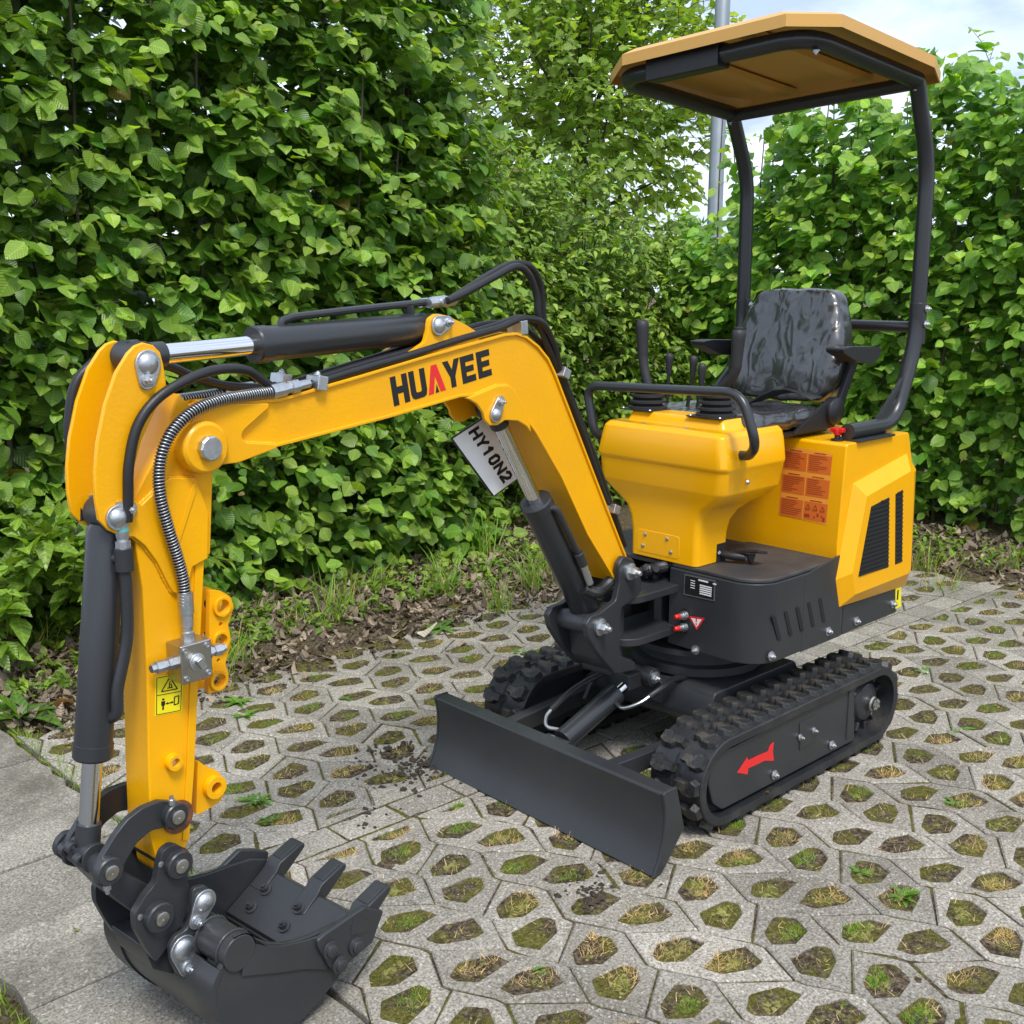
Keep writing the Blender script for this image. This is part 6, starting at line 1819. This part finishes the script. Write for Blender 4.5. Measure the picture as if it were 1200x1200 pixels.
# ---- low leafy shrub at the far left, in front of the hedge
ls = setp(empty('low_shrub', (1.15, -2.1, 0)), 'low bush with long pointed leaves at the left edge below the hedge', 'shrub')
def root_s(n):
    a = RNG.uniform(0, 2 * math.pi, n); r = .42 * RNG.random(n) ** .6
    return np.stack([1.20 + r * np.cos(a) * 1.1, -2.22 + r * np.sin(a) * .6, .12 + .42 * RNG.random(n) * (1.1 - r)], 1)
def out_s(p): return unit(p - np.array([1.15, -2.35, -.1]))
A_, paths = shoots(120, root_s, out_s, 6, .22, .105, [PD[0] * 1.0, PD[1] * .9], up=.5, young=.5)
plant_leaves(ls, 'dogwood', *A_, 'dogwood_leaf', singles=150)
twig_mass(ls, paths, .003)

# ---- steel pole behind the hedge
pp_ = CAM + 9.6 * (c_f + c_r * ((842.5 - 600) / 1300) + c_u * ((600 - 110) / 1300))
pole = MB().lathe([(.088, -.05), (.088, .02), (.074, .03), (.074, .9), (.068, .92), (.060, 7.2), (.045, 7.24), (.01, 7.26)], (pp_.x, pp_.y, 0), (0, 0, 1), 24).build('steel_pole', 'galvanised', None)
setp(pole, 'grey galvanised steel pole rising behind the canopy', 'pole')
MB().box((pp_.x + .075, pp_.y, .6), (.01, .09, .3)).build('access_door', 'galvanised', pole, bevel=.002)

# ------------------------------------------------------------------ growth in the paver pockets
def blades(name, P, D, N_, S, C, mt='grass_blade', kind='grass'):
    o = link(name, leaves_mesh(name, kind, P, D, N_, S, C, mt))
    return o
gp, gd, gn, gs, gc = [], [], [], [], []
def sow(poly, n, green, size, spread):
    cx, cy = sum(p[0] for p in poly) / len(poly), sum(p[1] for p in poly) / len(poly)
    for _ in range(n):
        k = rnd.randrange(len(poly)); a, b = poly[k], poly[(k + 1) % len(poly)]
        u, v = rnd.random(), rnd.random()
        if u + v > 1: u, v = 1 - u, 1 - v
        x = cx + ((a[0] - cx) * u + (b[0] - cx) * v) * .96
        y = cy + ((a[1] - cy) * u + (b[1] - cy) * v) * .96
        gp.append((x, y, -.010))
        lean = spread
        gd.append((rnd.gauss(0, lean), rnd.gauss(0, lean), 1.0 if green else rnd.uniform(.05, 1.0)))
        gn.append((rnd.gauss(0, 1), rnd.gauss(0, 1), .3))
        gs.append(size * rnd.uniform(.5, 1.4))
        if green:
            f = rnd.random()
            gc.append((.070 + .09 * f, .150 + .13 * f, .018 + .02 * f))
        else:
            f = rnd.uniform(.6, 1.2)
            gc.append((.40 * f, .315 * f, .185 * f))
for h in POCKETS:
    cx, cy = sum(p[0] for p in h) / len(h), sum(p[1] for p in h) / len(h)
    px = to_px((cx, cy, 0))
    if not (-40 < px[0] < 1240 and px[1] < 1260): continue
    w = rnd.random()
    near = 1.0 if px[2] < 3.6 else .55
    def part_of(f):
        # a lump of growth that fills one side of the pocket
        a = rnd.uniform(0, 6.28); ox, oy = math.cos(a) * .016, math.sin(a) * .016
        return [(cx + ox + (x - cx) * f, cy + oy + (y - cy) * f) for x, y in h]
    if w < .34:
        sow(part_of(rnd.uniform(.45, .75)), int(300 * near), True, .014, .6)
        sow(h, int(50 * near), False, .022, 1.0)
    elif w < .64:
        sow(part_of(rnd.uniform(.6, .95)), int(380 * near), False, .019, .9)
        if rnd.random() < .5: sow(part_of(.4), int(90 * near), True, .012, .7)
    elif w < .87:
        sow(h, int(160 * near), True, .010, .9)
        sow(h, int(60 * near), False, .020, 1.0)
    else:
        sow(h, int(50 * near), False, .02, 1.0)
# moss and grass in the joints and the gap by the slabs
for _ in range(1500):
    y = rnd.uniform(-1.7, .5); x = 1.653 + rnd.gauss(0, .012) - (.04 * rnd.random() if y < -.9 else 0)
    if vnoise(np.array([y * 4.0]), np.array([2.0]), 5)[0] < .35: continue
    f = rnd.random()
    gp.append((x, y, -.014)); gd.append((rnd.gauss(0, .5), rnd.gauss(0, .5), 1)); gn.append((rnd.gauss(0, 1), rnd.gauss(0, 1), .3)); gs.append(rnd.uniform(.012, .040)); gc.append((.075 + .09 * f, .145 + .11 * f, .02 + .02 * f))
for _ in range(1100):
    y = rnd.uniform(-1.0, .9); x = 2.20 + rnd.gauss(0, .014)
    f = rnd.random()
    gp.append((x, y, -.025)); gd.append((rnd.gauss(0, .5), rnd.gauss(0, .5), 1)); gn.append((rnd.gauss(0, 1), rnd.gauss(0, 1), .3)); gs.append(rnd.uniform(.015, .045)); gc.append((.075 + .09 * f, .145 + .11 * f, .02 + .02 * f))
gr = blades('pocket_grass', *[np.array(a, float) for a in (gp, gd, gn, gs, gc)])
setp(gr, 'short green grass and dry straw in the paver pockets', 'grass', kind='stuff')
# gravel bits and crumbs of soil in the pockets
mb = MB()
for h in POCKETS:
    cx, cy = sum(p[0] for p in h) / len(h), sum(p[1] for p in h) / len(h)
    px = to_px((cx, cy, 0))
    if not (-40 < px[0] < 1240 and px[1] < 1260): continue
    for _ in range(6 if px[2] < 3.6 else 2):
        q = h[rnd.randrange(len(h))]; f = rnd.random() * .8
        s = rnd.uniform(.0022, .0055)
        c = Vector((cx + (q[0] - cx) * f, cy + (q[1] - cy) * f, -.008))
        vs = [c + Vector((rnd.gauss(0, 1), rnd.gauss(0, 1), rnd.gauss(0, .7))).normalized() * s for _ in range(4)]
        mb.add([c + Vector((s, 0, 0)), c + Vector((-s * .6, s * .9, 0)), c + Vector((-s * .5, -s * .8, 0)), c + Vector((0, 0, s * .9))], [(0, 1, 3), (1, 2, 3), (2, 0, 3)])
mat('pebble', (0.42, 0.40, 0.36), 0.8, col2=(0.25, 0.22, 0.18), scale=40)
o = mb.build('gravel', 'pebble', None, ang=10)
setp(o, 'scattered pale grit in the soil of the paver pockets', 'gravel', kind='stuff')

lump = {'moss': MB(), 'soil': MB()}
for h in POCKETS:
    cx, cy = sum(p[0] for p in h) / len(h), sum(p[1] for p in h) / len(h)
    px = to_px((cx, cy, 0))
    if not (-40 < px[0] < 1240 and px[1] < 1260): continue
    lean = rnd.random()
    for _ in range(34 if px[2] < 3.4 else 16):
        q = h[rnd.randrange(len(h))]; q2 = h[rnd.randrange(len(h))]; f, f2 = rnd.random() * .55, rnd.random() * .45
        x = cx + (q[0] - cx) * f + (q2[0] - cx) * f2; y = cy + (q[1] - cy) * f + (q2[1] - cy) * f2
        mo = fbm(np.array([x * 9.5]), np.array([y * 9.5]), 13)[0] + .25 * (lean - .5) > .46
        s = rnd.uniform(.004, .010) * (1.0 if mo else .8)
        c = Vector((x, y, -.007))
        k = [Vector((rnd.uniform(.6, 1.2) * math.cos(a), rnd.uniform(.6, 1.2) * math.sin(a), rnd.uniform(-.1, .2))) * s for a in (0, 1.3, 2.5, 3.8, 5.0)]
        lump['moss' if mo else 'soil'].add([c + q_ for q_ in k] + [c + Vector((rnd.gauss(0, .2), rnd.gauss(0, .2), rnd.uniform(.5, .9))) * s], [(i, (i + 1) % 5, 5) for i in range(5)])
mat('moss', (0.080, 0.080, 0.016), 0.95, col2=(0.24, 0.235, 0.060), scale=45, bump=0.8, bscale=260, detail=7, c0=0.38, c1=0.66)
mat('crumbly_soil', (0.032, 0.024, 0.016), 0.95, col2=(0.20, 0.155, 0.105), scale=50, bump=0.8, bscale=260, detail=7, c0=0.38, c1=0.70)
setp(lump['moss'].build('moss_cushions', 'moss', None, ang=60), 'olive moss cushions in the paver pockets', 'moss', kind='stuff')
setp(lump['soil'].build('pocket_soil', 'crumbly_soil', None, ang=60), 'crumbly brown soil in the paver pockets', 'soil', kind='stuff')
mb = MB()
def crumb(x, y, s, z=0.0):
    c = Vector((x, y, z))
    k = [Vector((rnd.uniform(.6, 1.2) * math.cos(a), rnd.uniform(.6, 1.2) * math.sin(a), rnd.uniform(-.1, .25))) * s for a in (0, 1.3, 2.5, 3.8, 5.0)]
    mb.add([c + q for q in k] + [c + Vector((rnd.gauss(0, .2), rnd.gauss(0, .2), .8)) * s], [(i, (i + 1) % 5, 5) for i in range(5)])
for ux, uy, sx, sy, nn in (((0.8450, -0.4725, 0.0000)[0], (0.8450, -0.4725, 0.0000)[1], .07, .07, 110), ((0.7759, -0.4504, 0.0000)[0], (0.7759, -0.4504, 0.0000)[1], .035, .05, 80), ((0.8027, -0.6546, 0.0000)[0], (0.8027, -0.6546, 0.0000)[1], .07, .04, 50), ((0.9578, 0.4075, 0.0000)[0], (0.9578, 0.4075, 0.0000)[1], .03, .025, 70), ((0.9142, 0.3365, 0.0000)[0], (0.9142, 0.3365, 0.0000)[1], .03, .03, 25), ((1.1277, -0.3111, 0.0000)[0], (1.1277, -0.3111, 0.0000)[1], .04, .04, 15)):
    for _ in range(nn):
        crumb(ux + rnd.gauss(0, sx), uy + rnd.gauss(0, sy), min(.016, .003 + rnd.expovariate(260)))
for _ in range(1500):
    x = rnd.uniform(-1.6, 1.6); y = -1.66 + abs(rnd.gauss(0, .10))
    crumb(x, y, .002 + rnd.expovariate(300))
mat('dark_soil', (0.022, 0.016, 0.011), 0.95, col2=(0.060, 0.045, 0.030), scale=60, bump=0.6, bscale=200)
o = mb.build('soil_crumbs', 'dark_soil', None, ang=20)
setp(o, 'dark crumbs of soil scattered on the pavers by the blade', 'soil', kind='stuff')

# ---- weeds: leafy rosettes, each a plant of its own
def rosette(name, label, loc, n, size, kind='dogwood', col=(.12, .25, .04), rise=.5, group=None, broad=1.0, cat='weed'):
    t = setp(empty(name, loc), label, cat, group)
    me = leaves_mesh('leaf', kind, np.zeros((1, 3)), np.array([[0, 1., 0]]), np.array([[0, 0, 1.]]), np.ones(1), np.array([col]) * rnd.uniform(.85, 1.2), 'dogwood_leaf')
    me2 = leaves_mesh('leaf', kind, np.zeros((1, 3)), np.array([[0, 1., 0]]), np.array([[0, 0, 1.]]), np.ones(1), np.array([col]) * np.array([1.35, 1.25, 1.1]), 'dogwood_leaf')
    for i in range(n):
        a = i * 2.4 + rnd.uniform(-.3, .3)
        el = rise * rnd.uniform(.4, 1.3)
        d = Vector((math.cos(a) * math.cos(el), math.sin(a) * math.cos(el), math.sin(el)))
        nz = Vector((-math.cos(a) * math.sin(el), -math.sin(a) * math.sin(el), math.cos(el)))
        x = d.cross(nz)
        s = size * rnd.uniform(.65, 1.2)
        o = link('leaf', me if rnd.random() < .6 else me2, t)
        o.matrix_basis = Matrix(((x.x * s * broad, d.x * s, nz.x * s, rnd.uniform(-.006, .006)), (x.y * s * broad, d.y * s, nz.y * s, rnd.uniform(-.006, .006)), (x.z * s * broad, d.z * s, nz.z * s, 0), (0, 0, 0, 1)))
    MB().lathe([(.005, -.02), (.004, .008)], (0, 0, 0), (0, 0, 1), 6).build('crown', 'twig_bark', t)
    return t
G_ = 'weeds rooted in the paver pockets'
for loc, n, s, lb in (((0.9417, -1.3741, -0.0100), 15, .075, 'leafy dandelion in the pocket right of the arm, upper of two'), ((0.9852, -1.2374, -0.0100), 14, .070, 'leafy dandelion in the pocket right of the arm, lower of two'),
                      ((1.3006, -0.6320, -0.0100), 15, .070, 'dandelion rosette beside the yellow lug near the arm foot'), ((1.3363, -0.4909, -0.0100), 9, .055, 'small weed in the wide pocket above the bucket teeth'),
                      ((0.3751, 0.9537, -0.0100), 14, .060, 'tall green rosette weed in a pocket at the lower right'), ((1.2830, 0.5309, -0.0100), 9, .045, 'small leafy weed in a pocket below the blade'),
                      ((-0.7662, 0.5742, -0.0100), 10, .060, 'broad green weed in a pocket right of the rear sprocket'), ((-1.2221, 0.2138, -0.0100), 8, .060, 'pale green weed behind the track at the right'),
                      ((-0.2137, 0.8125, -0.0100), 9, .05, 'weed filling a pocket near the right edge of the picture'), ((0.3425, 0.8207, -0.0100), 8, .04, 'small bright green weed right of the blade corner'),
                      ((0.6209, -1.1190, -0.0100), 8, .045, 'small weed in a far pocket left of the blade'), ((-0.1972, -1.0554, -0.0100), 8, .055, 'small weed in a pocket left of the far track')):
    rosette('weed', lb, loc, n + 6, s * .8, rise=.6, group=G_, broad=.62)
rosette('dandelion', 'tall dandelion with upright notched leaves at the left border', (1.5860, -1.7367, 0.0000), 14, .17, rise=.95, col=(.10, .20, .035), broad=.8)
rosette('dandelion', 'small weed between dandelion and cylinder in the left border', (1.3300, -2.0164, 0.0000), 9, .07, rise=.7, col=(.08, .18, .03))
rosette('dandelion', 'flat rosette at the edge of the far pavers under the hedge', (-0.1575, -1.5382, 0.0000), 9, .09, rise=.35, col=(.10, .20, .05))
# ---- grass tufts along the border
def tuft(label, loc, n, h, dry=.15, spread=.25, base=.04):
    P = np.array([[loc[0] + rnd.gauss(0, base), loc[1] + rnd.gauss(0, base), loc[2]] for _ in range(n)])
    D = np.array([[rnd.gauss(0, spread), rnd.gauss(0, spread), 1] for _ in range(n)])
    N_ = RNG.normal(0, 1, (n, 3)); N_[:, 2] = .2
    C = np.array([(.32, .25, .11) if rnd.random() < dry else (.085 + .06 * rnd.random(), .165 + .09 * rnd.random(), .03) for _ in range(n)])
    o = link('grass_tuft', leaves_mesh('grass_tuft', 'long_grass', P, D, N_, h * RNG.uniform(.5, 1.2, n), C * .95, 'grass_blade'))
    return setp(o, label, 'grass', 'grass tufts along the hedge border')
for u, v, n, h, lb in ((275, 775, 60, .17, 'tall grass tuft right of the arm lug'), (255, 800, 40, .15, 'leaning grass tuft against the arm lug'), (385, 735, 40, .20, 'thin grass tuft under the middle of the left hedge'), (400, 720, 40, .24, 'tall grass blades against the left hedge foot'),
                       (585, 715, 45, .18, 'yellowish grass tuft near the far corner of the pavers'), (625, 690, 60, .18, 'dense grass beside the boom cylinder foot'), (520, 700, 45, .22, 'grass tuft below the shrub left of the cylinder'), (640, 672, 60, .2, 'grass growing behind the boom cylinder'),
                       (45, 770, 60, .18, 'grass under the low bush at far left'), (130, 790, 40, .14, 'grass behind the bucket cylinder'), (1085, 668, 60, .14, 'low grass at the rear right border'), (1105, 690, 40, .10, 'grass sprouting at the end of the stone band'),
                       (1180, 668, 50, .14, 'grass at the foot of the right hedge'), (435, 700, 40, .16, 'sparse grass in the leaf litter'), (345, 745, 35, .12, 'short grass in the leaf litter near the arm'), (560, 660, 50, .26, 'tall wispy grass in front of the shrub')):
    q = CAM + (c_f + c_r * ((u - 600) / 1300) + c_u * ((600 - v) / 1300)) * 1.0
    d = q - CAM; t_ = -(CAM.z - .01) / d.z
    q = CAM + d * t_
    tuft(lb, (q.x, q.y, .0), n, h)
# ---- leaf litter under the hedges
n = 6200
lx_ = RNG.uniform(-1.9, 1.62, n); ly_ = -1.56 - .95 * RNG.random(n) ** .8; ly_[:260] = -1.66 + np.abs(RNG.normal(0, .12, 260))
n2 = 2600
rx = -2.66 - .85 * RNG.random(n2) ** .8; ry = RNG.uniform(-2.2, 1.0, n2)
P = np.stack([np.concatenate([lx_, rx]), np.concatenate([ly_, ry]), np.zeros(n + n2)], 1)
hm = np.clip(np.maximum(-1.6 - P[:, 1], -2.62 - P[:, 0]), 0, 1.2)
P[:, 2] = .004 + .055 * hm + RNG.uniform(0, .03, n + n2) * np.clip(hm * 8, .1, 1)
D = RNG.normal(0, 1, (n + n2, 3)); D[:, 2] *= .30
N_ = RNG.normal(0, .5, (n + n2, 3)); N_[:, 2] = 1
f = RNG.random((n + n2, 1))
C = np.array([.12, .092, .068]) * (1 - f) + np.array([.42, .34, .26]) * f
o = link('leaf_litter', leaves_mesh('leaf_litter', 'dead', P, D, N_, RNG.uniform(.015, .06, n + n2), C * RNG.uniform(.5, 1.15, (n + n2, 1)), 'dead_leaf'))
setp(o, 'brown leaf litter on the soil under the hedges', 'leaf litter', kind='stuff')
def root_g(n):
    k = n * 7 // 10
    a = np.stack([RNG.uniform(-1.7, 1.6, k), -1.78 - .6 * RNG.random(k) ** .7, np.full(k, .03)], 1)
    b = np.stack([-2.75 - .6 * RNG.random(n - k) ** .7, RNG.uniform(-1.6, .9, n - k), np.full(n - k, .03)], 1)
    p = np.concatenate([a, b])
    keep = fbm(p[:, 0] * 2.2, p[:, 1] * 2.2, 91) > .42
    return np.where(keep[:, None], p, p + np.array([0, -.5, 0]))
A_, paths = shoots(620, root_g, lambda p: unit(np.stack([RNG.normal(.2, .5, len(p)), RNG.normal(.5, .5, len(p)), np.ones(len(p))], 1)), 6, .10, .045, [PD[0] * .9, PD[1] * .9], up=1.0, young=.6)
o = link('ground_cover', leaves_mesh('ground_cover', 'dogwood', *A_, 'dogwood_leaf'))
setp(o, 'low green seedlings and creeping weeds along the hedge foot', 'ground cover', kind='stuff')
mb = MB()
for _ in range(420):
    if rnd.random() < .7: p = Vector((rnd.uniform(-1.6, 1.6), rnd.uniform(-2.4, -1.55), .03))
    else: p = Vector((rnd.uniform(-3.3, -2.65), rnd.uniform(-1.6, .6), .03))
    a = rnd.uniform(0, 6.28); l_ = rnd.uniform(.04, .16)
    mb.tube([p, p + Vector((math.cos(a), math.sin(a), rnd.uniform(-.1, .25))) * l_ * .5, p + Vector((math.cos(a + .3), math.sin(a + .3), rnd.uniform(-.05, .2))) * l_], [.003, .0025, .0015], 5)
o = mb.build('fallen_twigs', 'twig_bark', None, ang=80)
setp(o, 'dry fallen twigs among the leaf litter', 'twig', kind='stuff')
def dead(label, loc, s, col, rz, up=.3):
    me = leaves_mesh('dead_leaf', 'dead', np.zeros((1, 3)), np.array([[math.cos(rz), math.sin(rz), up]]), np.array([[.2, .1, 1.]]), np.array([s]), np.array([col]), 'dead_leaf')
    o = link('dead_leaf', me); o.location = loc
    setp(o, label, 'leaf')
dead('curled tan dead leaf left of the bucket cylinder', (1.4237, -1.7349, 0.0300), .12, (.40, .22, .13), 1.0)
dead('pale bleached dead leaf near the far corner of the pavers', (0.0062, -1.4840, 0.0300), .10, (.52, .46, .38), 2.2)
dead('small dry leaf lodged under the track frame bolt', (.235, .452, .062), .040, (.30, .20, .11), -2.2, -1.2)
dead('dry leaf on the slab beside the bucket coupler', (1.9637, -0.3192, 0.0100), .022, (.42, .38, .14), .4)
